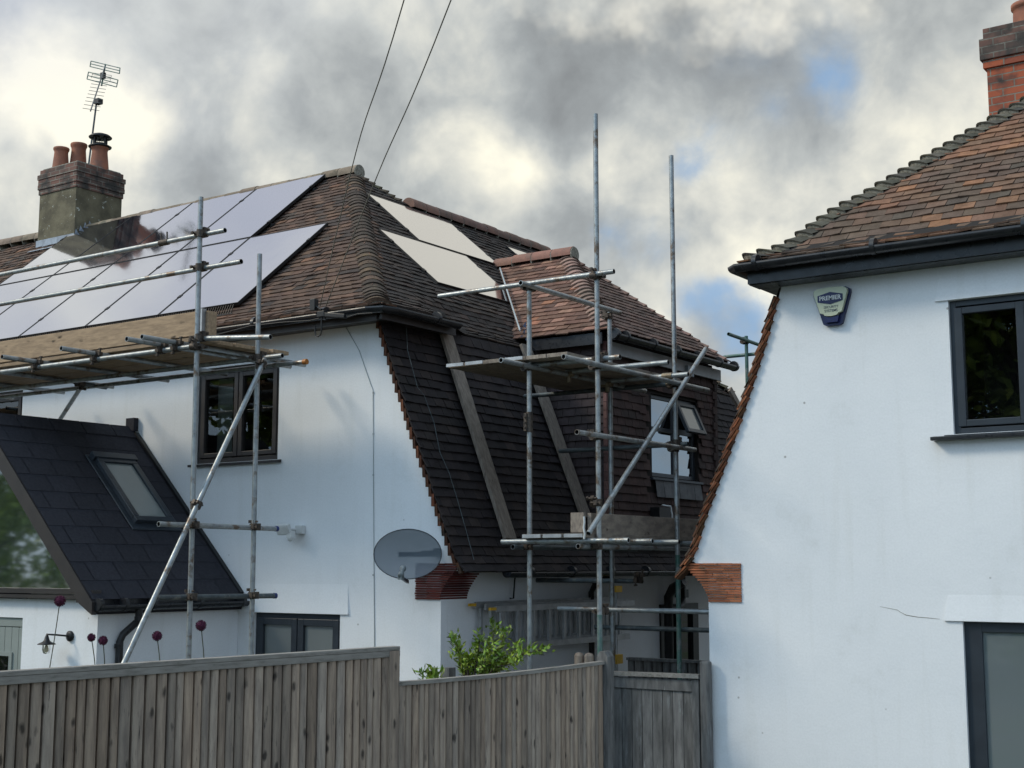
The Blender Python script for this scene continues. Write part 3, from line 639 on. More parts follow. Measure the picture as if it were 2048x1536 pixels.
# side door in the passage
m = MB(); 
for a, b in (((-8.10, 14.75, .05), (-8.03, 14.92, 2.02)), ((-8.10, 15.6, .05), (-8.03, 15.75, 2.02)), ((-8.10, 14.92, 1.9), (-8.03, 15.6, 2.02)), ((-8.10, 14.92, .05), (-8.03, 15.6, .25)), ((-8.09, 15.2, .25), (-8.035, 15.3, 1.9))): m.box(a, b)
sd_ = m.build('side_door', m_black, hA)
MB().add([(-8.07, 14.92, .25), (-8.07, 15.2, .25), (-8.07, 15.2, 1.9), (-8.07, 14.92, 1.9), (-8.07, 15.3, .25), (-8.07, 15.6, .25), (-8.07, 15.6, 1.9), (-8.07, 15.3, 1.9)], [(0, 1, 2, 3), (4, 5, 6, 7)]).build('glass', m_glass, sd_)
# lower gutter under the mansard, with soil pipes
m = MB(); gutter_run(m, [(-7.70, 11.0, 2.43), (-7.70, 18.75, 2.43)], .055)
for y in (11.4, 12.2, 13.0, 13.8, 14.6, 15.4): m.tube((-7.70, y-.02, 2.43), (-7.70, y+.02, 2.43), .062, 12)
lg = m.build('gutter', m_gutter, hA)
m = MB(); m.path([(-7.72, 13.05, 2.38), (-7.92, 13.05, 2.30), (-7.98, 13.05, 2.2), (-7.98, 13.05, .1)], .034, 10); m.build('downpipe', m_black, hA)
m = MB(); m.path([(-7.72, 14.78, 2.30), (-7.88, 14.78, 2.22), (-7.95, 14.80, 2.12), (-7.95, 14.80, 1.0)], .055, 12)
m.path([(-7.95, 15.15, 2.35), (-7.95, 15.15, 2.1), (-7.93, 15.10, 2.02), (-7.93, 14.98, 1.97), (-7.95, 14.82, 1.96)], .052, 12); m.box((-8.02, 15.1, 2.1), (-7.88, 15.2, 2.2)); m.build('soil_pipe', m_black, hA)
m = MB(); m.path([at(742, 770, Y=YA-.006), at(718, 700, Y=YA-.006), at(688, 648, Y=YA-.006), V((-9.35, YA-.006, 4.95))][::-1]+[at(746, 780, Y=YA-.006), at(747, 960, Y=YA-.006), at(748, 1150, Y=YA-.006), at(749, 1300, Y=YA-.006)], .004, 6)
for y in (785, 868, 950, 1150): p = at(746.5, y, Y=YA-.008); m.box(p-V((.008, .004, .008)), p+V((.008, .004, .008)))
m.build('wall_cable', m_soffit, hA)

# chimney of house A
def brick_stack(parent, x0, x1, y0, y1, z0, zc, zt, m_body, m_cap, caps, body='chimney'):
    m = MB(); m.box((x0, y0, z0), (x1, y1, zc)); o = m.build(body, m_body, parent)
    m = MB()
    for e, a, b in caps: m.box((x0-e, y0-e, a), (x1+e, y1+e, b))
    m.build('chimney_cap', m_cap, o, bevel=.006); return o
cy0 = 13.36; cx0, cx1 = at(78, 430, Y=cy0).x, at(150, 430, Y=cy0).x; cy1 = at(243, 415, X=cx1).y
zc1, zc2 = at(151, 372, Y=cy0-.03).z, at(151, 322, Y=cy0-.03).z; hc = (zc2-zc1)/5
chA = brick_stack(hA, cx0, cx1, cy0, cy1, 7.3, zc1+.02, zc2, m_stack, m_brickdark, [(.018, zc1, zc1+hc), (.032, zc1+hc+.002, zc1+2*hc), (.028, zc1+2*hc+.002, zc1+3*hc), (.040, zc1+3*hc+.002, zc1+4*hc), (.010, zc1+4*hc+.002, zc2)])
m = MB()
for i, t in enumerate((1.0, .8, .55, .3)):
    z = zc2-.004+.032*i; m.box((cx0+.02+.12*i, cy0+.02+.12*i, z), (cx1-.02-.12*i, cy1-.02-.12*i, z+.034))
m.build('flaunching', m_mortar, chA, bevel=.014)
pot_prof = [(.0, .46), (.10, .46), (.108, .50), (.130, .505), (.138, .49), (.135, .46), (.122, .44), (.116, .40), (.135, .18), (.150, 0)]
def pot(parent, x, y, z, sc_=1.0, h=1.0):
    m = MB(); m.lathe([(r*sc_, q*h) for r, q in pot_prof], (x, y, z), 24); return m.build('chimney_pot', m_pot, parent)
P1_ = at(122, 318, Y=13.55); P2_ = at(157, 312, Y=13.80); P3_ = at(199, 318, Y=13.92); zp = zc2-.03
zt1, zt2, zt3 = at(122, 297, Y=13.55).z, at(157, 289, Y=13.80).z, at(199, 294, Y=13.92).z
pot(chA, P1_.x, 13.55, zp, .95, (zt1-zp)/.5); pot(chA, P2_.x, 13.80, zp, 1.0, (zt2-zp)/.5); cp = pot(chA, P3_.x, 13.92, zp, 1.08, (zt3-zp)/.5)
m = MB(); x, y = P3_.x, 13.92
m.lathe([(.0, -.02), (.15, -.02), (.185, -.015), (.19, .0), (.13, .03), (.11, .05), (0, .05)], (x, y, zt3), 20)
for k in range(12):
    a = k*math.pi/6; m.tube((x+math.cos(a)*.115, y+math.sin(a)*.115, zt3+.03), (x+math.cos(a)*.115, y+math.sin(a)*.115, zt3+.16), .004 if k % 3 else .013, 6)
zk = zt3+.15; m.lathe([(.185, .0), (.19, .012), (.15, .045), (.08, .07), (0, .08), (0, .0), (.18, .0)], (x, y, zk), 24)
m.build('chimney_cowl', m_black, chA)
m = MB()      # stepped lead flashing on the side, apron on the front
m.add([(cx0-.03, cy0-.012, zroof(cy0-10.1)-.02), (cx1+.01, cy0-.012, zroof(cy0-10.1)-.02), (cx1+.01, cy0-.012, zroof(cy0-10.1)+.13), (cx0-.03, cy0-.012, zroof(cy0-10.1)+.13)], [(0, 1, 2, 3)])
m.add([(cx0-.03, cy0-.012, zroof(cy0-10.1)+.0), (cx1+.01, cy0-.012, zroof(cy0-10.1)+.0), (cx1+.04, cy0-.17, zroof(cy0-10.1-.17)+.055), (cx0-.05, cy0-.17, zroof(cy0-10.1-.17)+.055)], [(0, 1, 2, 3)])
for k in range(4):
    y = cy0+.02+k*.085; z = zroof(min(y, 13.6)-10.1)+.03; m.add([(cx1+.012, y-.06, z-.06), (cx1+.012, y+.10, z+.03), (cx1+.012, y+.0, z+.16)], [(0, 1, 2)])
m.build('lead_flashing', m_lead, chA)

# dormer
DX, DY0, DY1, DZ = -7.70, 13.02, 16.12, 5.15
RX, RY, RZ = -9.43, 14.93, 6.58
xH = lambda z: eaveX-(z-4.88)/TH
m = MB(); WX = -7.86
winD = [(14.27, 3.56), (15.47, 3.56), (15.47, 4.56), (14.27, 4.56)]
m.wall([(DY0+.16, 2.45), (DY1-.18, 2.45), (DY1-.18, 5.10), (DY0+.16, 5.10)], [winD], lambda a, b, d: V((WX-d, a, b)), .12)
m.add([(WX, DY0+.16, 2.45), (-8.9, DY0+.16, 2.45), (-8.9, DY0+.16, 5.10), (WX, DY0+.16, 5.10)], [(0, 1, 2, 3)])
m.add([(WX, DY1-.18, 2.45), (-8.9, DY1-.18, 2.45), (-8.9, DY1-.18, 5.10), (WX, DY1-.18, 5.10)], [(0, 1, 2, 3)])
dorm = m.build('dormer', m_deck, hA)
m = MB()
def inwin(u, s): z = 2.75+s; return 14.16 < u < 15.53 and 3.36 < z < 4.62
tiles(m, lambda u, s: (V((WX, u, 2.75+s)), V((1, 0, 0))), 2.33, .098, .17, lambda s: (DY0+.15, DY1-.17), PAL_W, inwin, lift=.030, wob=.003)
tiles(m, lambda u, s: (V((u, DY0+.16, 2.75+s)), V((0, -1, 0))), 2.33, .098, .17, lambda s: (-8.95, WX+.02), [(1, (.05, .036, .036), .15)], lift=.030, wob=.003)
for k in range(23):   # projecting corner and edge tiles
    z = 2.75+.1*k
    m.box((WX-.01, DY1-.21-(.05 if k % 2 else 0), z), (WX+.045, DY1-.14, z+.094), pick(PAL_W))
    m.box((WX+.0, DY0+.125, z), (WX+.042, DY0+.16, z+.094), jit((.16, .085, .075), .2))
m.build('tile_hanging', m_tile, dorm)
PDf = Prof([(0, DZ), (RY-DY0, RZ)]); PDs = Prof([(0, DZ), (DX-RX, RZ)])
m = MB()
nf = V((0, -(RZ-DZ), RY-DY0)).normalized(); ns = V((RZ-DZ, 0, DX-RX)).normalized()
def SD1(u, s): a, z = PDf(s); return V((u, DY0+a, z)), nf
def SD2(u, s): a, z = PDs(s); return V((DX-a, u, z)), ns
tiles(m, SD1, PDf.L, .112, .175, lambda s: (xH(PDf(s)[1])-.2, DX-(DX-RX)*s/PDf.L), PAL_D, wob=.004)
tiles(m, SD2, PDs.L, .112*PDs.L/PDf.L, .175, lambda s: (DY0+(RY-DY0)*s/PDs.L, DY1+(RY-DY1)*s/PDs.L), [(1, (.165, .095, .074), .15), (1, (.115, .070, .056), .15)], wob=.004)
m.cur = 1
m.add([(-9.1, DY0, DZ), (DX, DY0, DZ), (RX, RY, RZ), (-10.9, RY, RZ)], [(0, 1, 2, 3)]); m.add([(DX, DY0, DZ), (DX, DY1, DZ), (RX, RY, RZ)], [(0, 1, 2)]); m.add([(DX, DY1, DZ), (-9.1, DY1, DZ), (-10.9, RY, RZ), (RX, RY, RZ)], [(0, 1, 2, 3)])
droof = m.build('dormer_roof', [m_tile, m_deck], dorm)
m = MB(); h0 = V((DX, DY0, DZ)); h1 = V((RX, RY, RZ)); hL = (h1-h0).length
bonnets(m, lambda s: (h0+(h1-h0)*min(1, s/hL), V((.35, -.35, 1)).normalized()), hL-.04, .112*hL/PDf.L, (-1, 0, 0), (0, 1, 0), .21, .045, [(3, (.30, .19, .15), .15), (2, (.22, .15, .12), .2)], mort=True, lift=.045)
h2 = V((DX, DY1, DZ)); hL2 = (h1-h2).length
bonnets(m, lambda s: (h2+(h1-h2)*min(1, s/hL2), V((.35, .35, 1)).normalized()), hL2-.04, .14, (0, -1, 0), (-1, 0, 0), .19, .030, [(3, (.30, .17, .13), .15), (2, (.36, .21, .16), .15)], mort=True, lift=.05)
m.build('dormer_hip_tiles', [m_tile, m_mortar], dorm)
m = MB(); ridge_tiles(m, (-10.62, RY, RZ+.02), (RX+.08, RY, RZ+.02), .108, .30, [(2, (1.0, 1.0, 1.0), .1), (1, (1.25, 1.0, .95), .1)])
m.build('dormer_ridge_tiles', [m_ridge, m_mortar], dorm)
m = MB(); gutter_run(m, [(DX+.05, DY0+.0, DZ-.05), (DX+.05, DY1+.08, DZ-.05)], .062)
for y in (13.08, 13.3, 13.95, 14.55, 15.1, 15.7, 16.15): m.tube((DX+.05, y-.015, DZ-.05), (DX+.05, y+.015, DZ-.05), .069, 12)
m.build('dormer_gutter', m_gutter, dorm)
m = MB(); m.box((-8.8, DY0+.02, 5.0), (WX+.05, DY0+.05, 5.13)); m.build('dormer_soffit', m_gutter, dorm)
m = MB(); m.box((WX+.055, DY0+.16, 4.90), (WX+.085, DY1-.10, 5.04))
m.build('dormer_fascia', m_soffit, dorm)
m = MB(); m.box((WX+.085, 15.0, 4.85), (WX+.13, 15.16, 4.98)); m.build('sensor_light', m_grey, dorm)
# dormer window
def dwin():
    x = WX-.04; y0, y1, z0, z1 = 14.27, 15.47, 3.56, 4.56; ym = 14.92
    m = MB(); f = .05
    for a, b in (((x-.05, y0, z0), (x, y0+f, z1)), ((x-.05, y1-f, z0), (x, y1, z1)), ((x-.05, y0+f, z1-f), (x, y1-f, z1)), ((x-.05, y0+f, z0), (x, y1-f, z0+f)), ((x-.049, ym-.03, z0+f), (x-.001, ym+.03, z1-f)), ((x-.048, ym+.03, 4.12), (x-.002, y1-f, 4.19)), ((x-.048, y0+f, 4.12), (x-.002, ym-.03, 4.17))): m.box(a, b)
    o = m.build('dormer_window', m_alu, dorm, bevel=.004)
    g = MB()
    for a, b, c, d in ((y0+f, ym-.03, z0+f, 4.12), (y0+f, ym-.03, 4.17, z1-f), (ym+.03, y1-f, z0+f, 4.12)): g.add([(x-.02, a, c), (x-.02, b, c), (x-.02, b, d), (x-.02, a, d)], [(0, 1, 2, 3)])
    g.build('dormer_glass', m_dglass, dorm)
    # top-hung vent, standing open
    th = R(24); c0 = V((x+.01, 0, z1-.04)); ax = V((math.sin(th), 0, -math.cos(th))); H = .42
    m = MB(); ya, yb = ym+.02, y1-.03; nn = V((math.cos(th), 0, math.sin(th)))
    def q(yy0, yy1, t0, t1): 
        m.obb(c0+ax*((t0+t1)/2)+V((0, (yy0+yy1)/2, 0)), ax*((t1-t0)/2), V((0, (yy1-yy0)/2, 0)), nn*.022)
    q(ya, ya+.055, 0, H); q(yb-.055, yb, 0, H); q(ya+.055, yb-.055, 0, .05); q(ya+.055, yb-.055, H-.05, H)
    g = MB(); P = [c0+ax*.05+V((0, ya+.055, 0)), c0+ax*.05+V((0, yb-.055, 0)), c0+ax*(H-.05)+V((0, yb-.055, 0)), c0+ax*(H-.05)+V((0, ya+.055, 0))]; g.add(P, [(0, 1, 2, 3)])
    m.build('dormer_vent_sash', m_alu, dorm, bevel=.004); g.build('dormer_vent_glass', m_glassf, dorm)
    m = MB(); m.prism([(x-.02, y0-.06, z0-.045), (x+.09, y0-.06, z0-.045), (x+.09, y0-.06, z0-.02), (x-.02, y0-.06, z0)], (0, y1-y0+.12, 0)); m.build('dormer_sill', m_alu, dorm)
    m = MB()
    for k in range(6):
        ya = y0+.02+k*.2; m.add([(WX+.034, ya, z0-.05), (WX+.034, ya+.195, z0-.05), (WX+.052+.004*(k % 2), ya+.205, z0-.25), (WX+.052+.004*(k % 2), ya+.01, z0-.25)], [(0, 1, 2, 3)])
    m.build('dormer_lead_apron', m_lead2, dorm)
    m = MB(); m.add([(x-.12, y0-.02, z0-.02), (x-.12, y1+.02, z0-.02), (x-.12, y1+.02, z1+.02), (x-.12, y0-.02, z1+.02)], [(0, 1, 2, 3)]); m.build('dormer_dark_backing', m_room, dorm)  # dark sheet standing in for the unlit room behind the window
m_lead2 = M('old_lead', (.115, .12, .125), (.07, .072, .078), scale=9, rough=.6)
m_dglass = glass('sky_glass', (.006, .007, .010), ior=4.5, rough=.02)
dwin()
# bathroom waste box and pipe below the dormer window
m = MB(); m.box((WX+.035, 14.15, 2.95), (WX+.16, 14.42, 3.18)); m.box((WX+.035, 14.18, 2.78), (WX+.12, 14.35, 2.95)); m.build('hopper_head', m_black, dorm)
m = MB(); m.path([(WX+.07, 14.38, 3.21), (WX+.13, 14.48, 3.20), (WX+.14, 14.50, 3.10), (WX+.14, 14.50, 2.8)], .012, 8); m.build('waste_pipe', m_white, dorm)
# white valley strip between roof and dormer
m = MB(); p = [V((xH(z)+.0, DY0+(z-DZ)*(RY-DY0)/(RZ-DZ), z)) for z in (5.20, 5.5, 5.8, 6.1, 6.45)]
m.path([q+V((.05, -.06, .055)) for q in p], .012, 6); m.build('valley_strip', m_soffit, roofA)
# thin cable trailing down the tile hanging
m = MB(); pts = []
for (px, py) in ((812, 640), (815, 700), (835, 775), (848, 790), (868, 845), (880, 905), (898, 945), (915, 1000), (932, 1060), (948, 1120)):
    z = 4.9-(py-640)/480*2.35; x = mans_x(z)+.045; pts.append(at(px, py, X=x))
m.path(pts, .0035, 6); m.build('roof_cable', m_tubedark, mans)

# ================================================================== solar panels
def panel(name, P00, U_, W_, label, group, parent_rails=True):
    """P00 lower corner on glass plane, U_ along the eave, W_ up the slope"""
    P00, U_, W_ = V(P00), V(U_), V(W_); n = U_.cross(W_).normalized(); n = n if n.z > 0 else -n
    c = P00+U_/2+W_/2; o = thing(name, c-n*.04, label, 'solar panel', group); u, v_ = U_.normalized(), W_.normalized(); g = .008; fw = .011
    a, b = U_.length/2-g, W_.length/2-g
    m = MB()
    for q, e1, e2 in ((v_*(b-fw/2), u*a, v_*fw/2), (-v_*(b-fw/2), u*a, v_*fw/2), (u*(a-fw/2), v_*(b-fw), u*fw/2), (-u*(a-fw/2), v_*(b-fw), u*fw/2)): m.obb(c+q-n*.018, e1, e2, n*.018)
    m.build('frame', m_black, o)
    m = MB(); P = [c+u*i*(a-fw)+v_*j*(b-fw)-n*.003 for i, j in ((-1, -1), (1, -1), (1, 1), (-1, 1))]; m.add(P+[p-n*.02 for p in P], [(0, 1, 2, 3), (7, 6, 5, 4)]); m.build('glass', m_solar, o)
    m = MB()
    for t in (-.55, .55):
        m.obb(c+v_*b*t-n*.065, u*(a+.02), v_*.02, n*.022)
        for e in (-1, 1): m.obb(c+v_*b*t+u*(a)*e-n*.006, u*.018, v_*.03, n*.010); m.obb(c+v_*b*t+u*(a+.03)*e-n*.085, u*.012, v_*.05, n*.03)
    m.build('mounting_rail', m_black, o); return o
def pf(x, z): return V((x, 10.1+(z-5.0)/TH, z))
def ph(y, z): return V((-8.67-(z-5.0)/TH, y, z))
cols = [-11.20, -12.56, -13.92, -15.28, -16.64, -18.0]
names = ['rightmost', 'second from the right', 'third from the right', 'fourth from the right', 'leftmost']
for i in range(5):
    x1, x0 = cols[i], cols[i+1]; a, b = pf(x0, 5.465), pf(x0, 6.722)
    panel('solar_panel', a, (x1-x0, 0, 0), b-a, f'{names[i]} black solar panel in the lower row on the front roof slope', 'solar panels on the front slope')
nm2 = ['rightmost', 'second from the right', 'third from the right', 'leftmost']
for i in range(4):
    x1, x0 = cols[i+1], cols[i+2]; a, b = pf(x0, 6.726), pf(x0, 7.955)
    panel('solar_panel', a, (x1-x0, 0, 0), b-a, f'{nm2[i]} black solar panel in the upper row just under the front ridge', 'solar panels on the front slope')
def hpanel(y0, y1, z0, z1, lab):
    a, b = ph(y0, z0), ph(y0, z1); panel('solar_panel', a, (0, y1-y0, 0), b-a, lab, 'solar panels on the side slope')
hpanel(13.15, 14.94, 6.61, 7.385, 'wide solar panel beside the hip in the upper row of the side slope')
hpanel(12.32, 14.13, 5.80, 6.595, 'wide solar panel in the lower row of the side slope, above the tile hanging')
hpanel(16.10, 17.60, 6.50, 7.22, 'small visible corner of a solar panel behind the dormer ridge')
# pigeon mesh under the lower edges
m = MB(); a, b = pf(-18, 5.455)+V((0, -.01, -.01)), pf(-11.2, 5.455)+V((0, -.01, -.01)); n = 170
for i in range(n): p = a+(b-a)*(i/n); m.bar(p, p+V((.0, -.05, -.12)), .012, .004, (1, 0, 0))
m.bar(a+V((0, -.05, -.12)), b+V((0, -.05, -.12)), .02, .02)
tag(m.build('bird_mesh', m_black), 'strip of black bird mesh along the lower edge of the front solar array', 'bird mesh')

# ================================================================== extension with glazed gable
hE = thing('house_extension', (-12.0, 9.4, 0), 'low extension with charcoal shingle roof, roof window and glazed gable at the lower left', 'extension')
EX, EXR, EZR, EZE, EY0 = -10.70, -12.62, 4.07, 2.17, 8.42
m = MB(); 
doorE = [(-12.9, .0), (-11.97, .0), (-11.97, 1.97), (-12.9, 1.97)]
gab = [(-14.15, 2.24), (-11.12, 2.24), (-12.62, 3.72)]
m.wall([(-14.5, 0), (-10.80, 0), (-10.80, 2.16), (-14.5, 2.16)], [doorE], lambda a, b, d: V((a, EY0+.14+d, b)), .10)
m.wall([(EY0+.142, 0), (YA-.003, 0), (YA-.003, 2.2), (EY0+.142, 2.2)], [], lambda a, b, d: V((-10.799-d, a, b)), .1)
m.build('wall', m_render, hE)
tE = (EZR-EZE)/(EX-EXR); slE = math.hypot(EZR-EZE, EX-EXR); nE = V((EZR-EZE, 0, EX-EXR)).normalized(); dE = V((EXR-EX, 0, EZR-EZE)).normalized()
def SE(u, s): return V((EX, u, EZE))+dE*s, nE
m = MB(); m.cur = 0
k = 0; s = 0; rng2 = random.Random(3)
skx0, skx1 = 9.42, 10.08   # roof window zone (y)
while s < slE-.05:
    y = EY0-.02 - (0.17 if k % 2 else 0)
    while y < YA-.02:
        a, b = max(y, EY0-.02), min(y+.34, YA-.004); y += .34
        if b-a < .02: continue
        P = []
        for uu, ss, hh in ((a+.004, s, .007), (b-.004, s, .007), (b-.004, min(s+.26, slE), .003), (a+.004, min(s+.26, slE), .003), (a+.004, s, .0), (b-.004, s, .0)): p, n_ = SE(uu, ss); P.append(p+n_*hh)
        cc = rng2.uniform(.88, 1.12); m.add(P, [(0, 1, 2, 3), (4, 5, 1, 0)], (cc, cc, cc))
    s += .255; k += 1
pA = [V((EX-.03, EY0, EZE-.03)), V((EXR, EY0, EZR-.03)), V((2*EXR-EX+.03, EY0, EZE-.03)), V((2*EXR-EX+.03, EY0, EZE-.14)), V((EXR, EY0, EZR-.16)), V((EX-.03, EY0, EZE-.14))]
m.prism([p+V((0, .02, 0)) for p in pA], (0, YA-EY0-.03, 0))
m.add([(EXR, EY0, EZR+.0), (EXR, YA-.004, EZR), (2*EXR-EX, YA-.004, EZE), (2*EXR-EX, EY0, EZE)], [(0, 1, 2, 3)])
eroof = m.build('roof', m_shingle, hE)
m = MB()      # ridge pieces and the upstand against the wall
y = EY0-.03
while y < YA-.05:
    y2 = min(y+.42, YA-.01); m.prism([(EXR-.12, y, EZR-.09), (EXR, y, EZR+.035), (EXR+.13, y, EZR-.10), (EXR+.12, y, EZR-.125), (EXR, y, EZR+.015), (EXR-.12, y, EZR-.115)], (0, y2-y-.012, 0)); y = y2
m.box((EXR-.05, YA-.07, EZR-.02), (EXR+.09, YA-.004, EZR+.13)); m.build('ridge_capping', m_shingle, eroof)
m = MB(); a, b = V((EX-.02, YA-.035, EZE+.03)), V((EXR+.1, YA-.035, EZR-.05)); m.bar(a, b, .05, .03, (0, 0, 1)); m.build('abutment_flashing', m_black, eroof)
# barge boards, gable glazing
m = MB()
for sg in (1, -1):
    xe = EXR+(EX-EXR)*sg; q = [V((xe+.02*sg, EY0-.03, EZE-.02)), V((EXR, EY0-.03, EZR+.0)), V((EXR, EY0-.03, EZR-.20)), V((xe-.17*sg, EY0-.03, EZE-.04)), V((xe+.02*sg, EY0-.03, EZE-.14))]
    m.prism(q, (0, .05, 0))
m.build('bargeboard', m_brownframe, hE)
m = MB(); yg = EY0+.10
def fr(p, q, w_=.07): m.bar((p[0], yg, p[1]), (q[0], yg, q[1]), .09, w_, (0, 1, 0)) if False else m.obb(((p[0]+q[0])/2, yg, (p[1]+q[1])/2), V((q[0]-p[0], 0, q[1]-p[1]))/2, (0, .045, 0), V((-(q[1]-p[1]), 0, q[0]-p[0])).normalized()*w_/2)
fr((-14.3, 2.245), (-10.93, 2.245), .05); fr((-14.3, 2.19), (-10.93, 2.19), .035); fr((-10.98, 2.25), (-12.62, 3.86), .17); fr((-14.26, 2.25), (-12.62, 3.86), .17)
m.box((-11.0, EY0+.03, 2.14), (-10.75, EY0+.13, 2.26)); gf = m.build('gable_frame', m_brownframe, hE)
m = MB(); m.add([(-14.2, yg+.02, 2.26), (-11.04, yg+.02, 2.26), (-12.62, yg+.02, 3.80)], [(0, 1, 2)]); m.build('glass', m_gableglass if 'm_gableglass' in globals() else glass('gable_glass', (.03, .045, .035), ior=5.0, rough=.04), gf)
# gutter and downpipe
m = MB(); gutter_run(m, [(EX+.05, EY0+.0, EZE-.05), (EX+.05, YA-.03, EZE-.05)], .058)
for y in (8.45, 8.75, 9.1, 9.7, 10.3): m.tube((EX+.05, y-.02, EZE-.05), (EX+.05, y+.02, EZE-.05), .065, 12)
m.box((EX-.06, EY0+.03, EZE-.12), (EX-.02, YA-.01, EZE-.0)); m.build('gutter', m_gutter, hE)
m = MB(); yy = 8.93; m.path([(EX+.05, yy, 2.08), (EX+.05, yy, 2.0), (EX+.03, yy, 1.95), (EX-.05, yy-.10, 1.83), (EX-.06, yy-.13, 1.76), (EX-.06, yy-.14, .1)], .036, 12)
for z in (1.72, 1.50, 1.98): m.tube((EX-.06 if z < 1.9 else EX+.05, yy-.14 if z < 1.9 else yy, z-.02), (EX-.06 if z < 1.9 else EX+.05, yy-.14 if z < 1.9 else yy, z+.02), .042, 12)
m.box((EX-.10, yy-.22, 1.50), (EX-.06, yy-.06, 1.53)); m.build('downpipe', m_gutter, hE)
# sage door
m = MB(); m.box((-12.9, EY0+.18, 0), (-11.97, EY0+.22, 1.97))
for k in range(8): m.box((-12.86+k*.115, EY0+.165, 0.05), (-12.86+k*.115+.108, EY0+.181, 1.87))
m.box((-12.9, EY0+.16, 1.88), (-11.97, EY0+.185, 1.97)); m.box((-12.5, EY0+.15, .9), (-12.14, EY0+.17, 1.62)); dd = m.build('door', m_shutter, hE)
MB().add([(-12.47, EY0+.148, .93), (-12.19, EY0+.148, .93), (-12.19, EY0+.148, 1.58), (-12.47, EY0+.148, 1.58)], [(0, 1, 2, 3)]).build('glass', m_glass, dd)
# roof window
m = MB()
def rp(y, x): z = EZE+(EX-x)*tE; return V((x, y, z))
ya, yb, xa, xb = 9.50, 10.03, -12.17, -11.46
c = (rp(ya, xa)+rp(yb, xb))/2; hl = abs(xb-xa)/2*math.hypot(1, tE); hw = (yb-ya)/2
for q, e1, e2 in ((dE*(hl-.035), V((0, hw, 0)), dE*.035), (-dE*(hl-.035), V((0, hw, 0)), dE*.035), (V((0, hw-.035, 0)), dE*(hl-.07), V((0, .035, 0))), (V((0, -hw+.035, 0)), dE*(hl-.07), V((0, .035, 0)))): m.obb(c+q+nE*.035, e1, e2, nE*.035)
m.obb(c+dE*(hl+.03)+nE*.04, V((0, hw+.03, 0)), dE*.045, nE*.045); m.obb(c+nE*.012, dE*(hl+.09), V((0, hw+.07, 0)), nE*.008)
rw = m.build('roof_window', m_alu, hE, bevel=.006)
P = [c+dE*i*(hl-.07)+V((0, 1, 0))*j*(hw-.07)+nE*.045 for i, j in ((-1, -1), (-1, 1), (1, 1), (1, -1))]
MB().add(P, [(0, 1, 2, 3)]).build('glass', glass('blind_glass', (.24, .265, .255), ior=1.5, rough=.1), rw)

# ================================================================== HOUSE B
hB = thing('detached_house', (-2, YB, 0), 'white rendered house with orange brown tiled roof and black gutter at the right edge', 'house')
BX = [(-5.89, 2.40), (-5.80, 2.53), (-5.73, 2.66), (-5.655, 2.89), (-5.50, 3.25), (-5.315, 3.68), (-5.16, 4.07), (-4.99, 4.52), (-4.84, 4.98)]
outerB = [(6, 0), (6, 5.10), (-4.88, 5.10), (-4.82, 4.98)]+[(x+.03, z) for x, z in BX[1:-1]][::-1]+[(-5.75, 2.53), (-5.60, 2.45), (-5.605, 2.17), (-5.605, 0)]
winB = [(-3.335, 3.57), (-2.14, 3.57), (-2.14, 4.69), (-3.335, 4.69)]
doorB = [(-3.33, .1), (-1.7, .1), (-1.7, 2.045), (-3.33, 2.045)]
m = MB(); m.wall(outerB, [winB, doorB], lambda a, b, d: V((a, YB+d, b)), .12)
m.wall([(YB+.122, 0), (18, 0), (18, 2.5), (YB+.122, 2.5)], [], lambda a, b, d: V((-5.603+d, a, b)), .05)
wallB = m.build('wall', m_render, hB)
m = MB()
for x0, x1, zb, h in ((-3.44, -1.95, 4.693, .19), (-3.475, -1.5, 2.05, .21)):
    m = MB(); m.add([(x0, YB-.02, zb), (x1, YB-.02, zb), (x1-.03, YB-.001, zb+h), (x0+.035, YB-.001, zb+h), (x0, YB, zb), (x1, YB, zb)], [(0, 1, 2, 3), (0, 4, 5, 1), (0, 3, 4), (1, 5, 2)]); m.build('render_hood', m_render, wallB)
m = MB(); pts = [at(x, y, Y=YB-.0015) for x, y in ((1760, 1213), (1775, 1216), (1795, 1220), (1802, 1225), (1812, 1230), (1835, 1234), (1860, 1236), (1880, 1238))]
m.path(pts, [.0008, .0015, .002, .0015, .003, .002, .002, .001], 5); m.build('render_crack', m_mortar, wallB)
PB = Prof([(0, 5.18), (.25, 5.28), (.55, 5.12+TH*.55+.01), (.8, 5.12+TH*.8), (3.55, 5.12+TH*3.55)])
bX, bY = -5.09, 10.90
def SB1(u, s): a, z = PB(s); n = PB.n(s); return V((u, bY+a, z)), V((0, -abs(n[0]), abs(n[1])))
def SB2(u, s): a, z = PB(s); n = PB.n(s); return V((bX+a, u, z)), V((-abs(n[0]), 0, abs(n[1])))
m = MB()
tiles(m, SB1, PB.L, .108, .178, lambda s: (bX+PB(s)[0], 3.0), PAL_B, wob=.006, palf=patch(PAL_B, PAL_B2, 1.0))
tiles(m, SB2, PB.L, .108, .178, lambda s: (bY+PB(s)[0], 15), PAL_B, wob=.005)
m.cur = 1
for i in range(12):
    s0, s1 = PB.L*i/12, PB.L*(i+1)/12; a0, a1 = PB(s0)[0], PB(s1)[0]
    m.add([SB1(bX+a0, s0)[0], SB1(6, s0)[0], SB1(6, s1)[0], SB1(bX+a1, s1)[0]], [(0, 1, 2, 3)]); m.add([SB2(bY+a0, s0)[0], SB2(17.9, s0)[0], SB2(17.9, s1)[0], SB2(bY+a1, s1)[0]], [(0, 1, 2, 3)])
zb = 5.12+TH*3.55; m.add([(bX+3.55, bY+3.55, zb), (6, bY+3.55, zb), (6, bY+7.1, 5.18), (bX, bY+7.1, 5.18)], [(0, 1, 2, 3)])
roofB = m.build('roof', [m_tile, m_deck], hB)
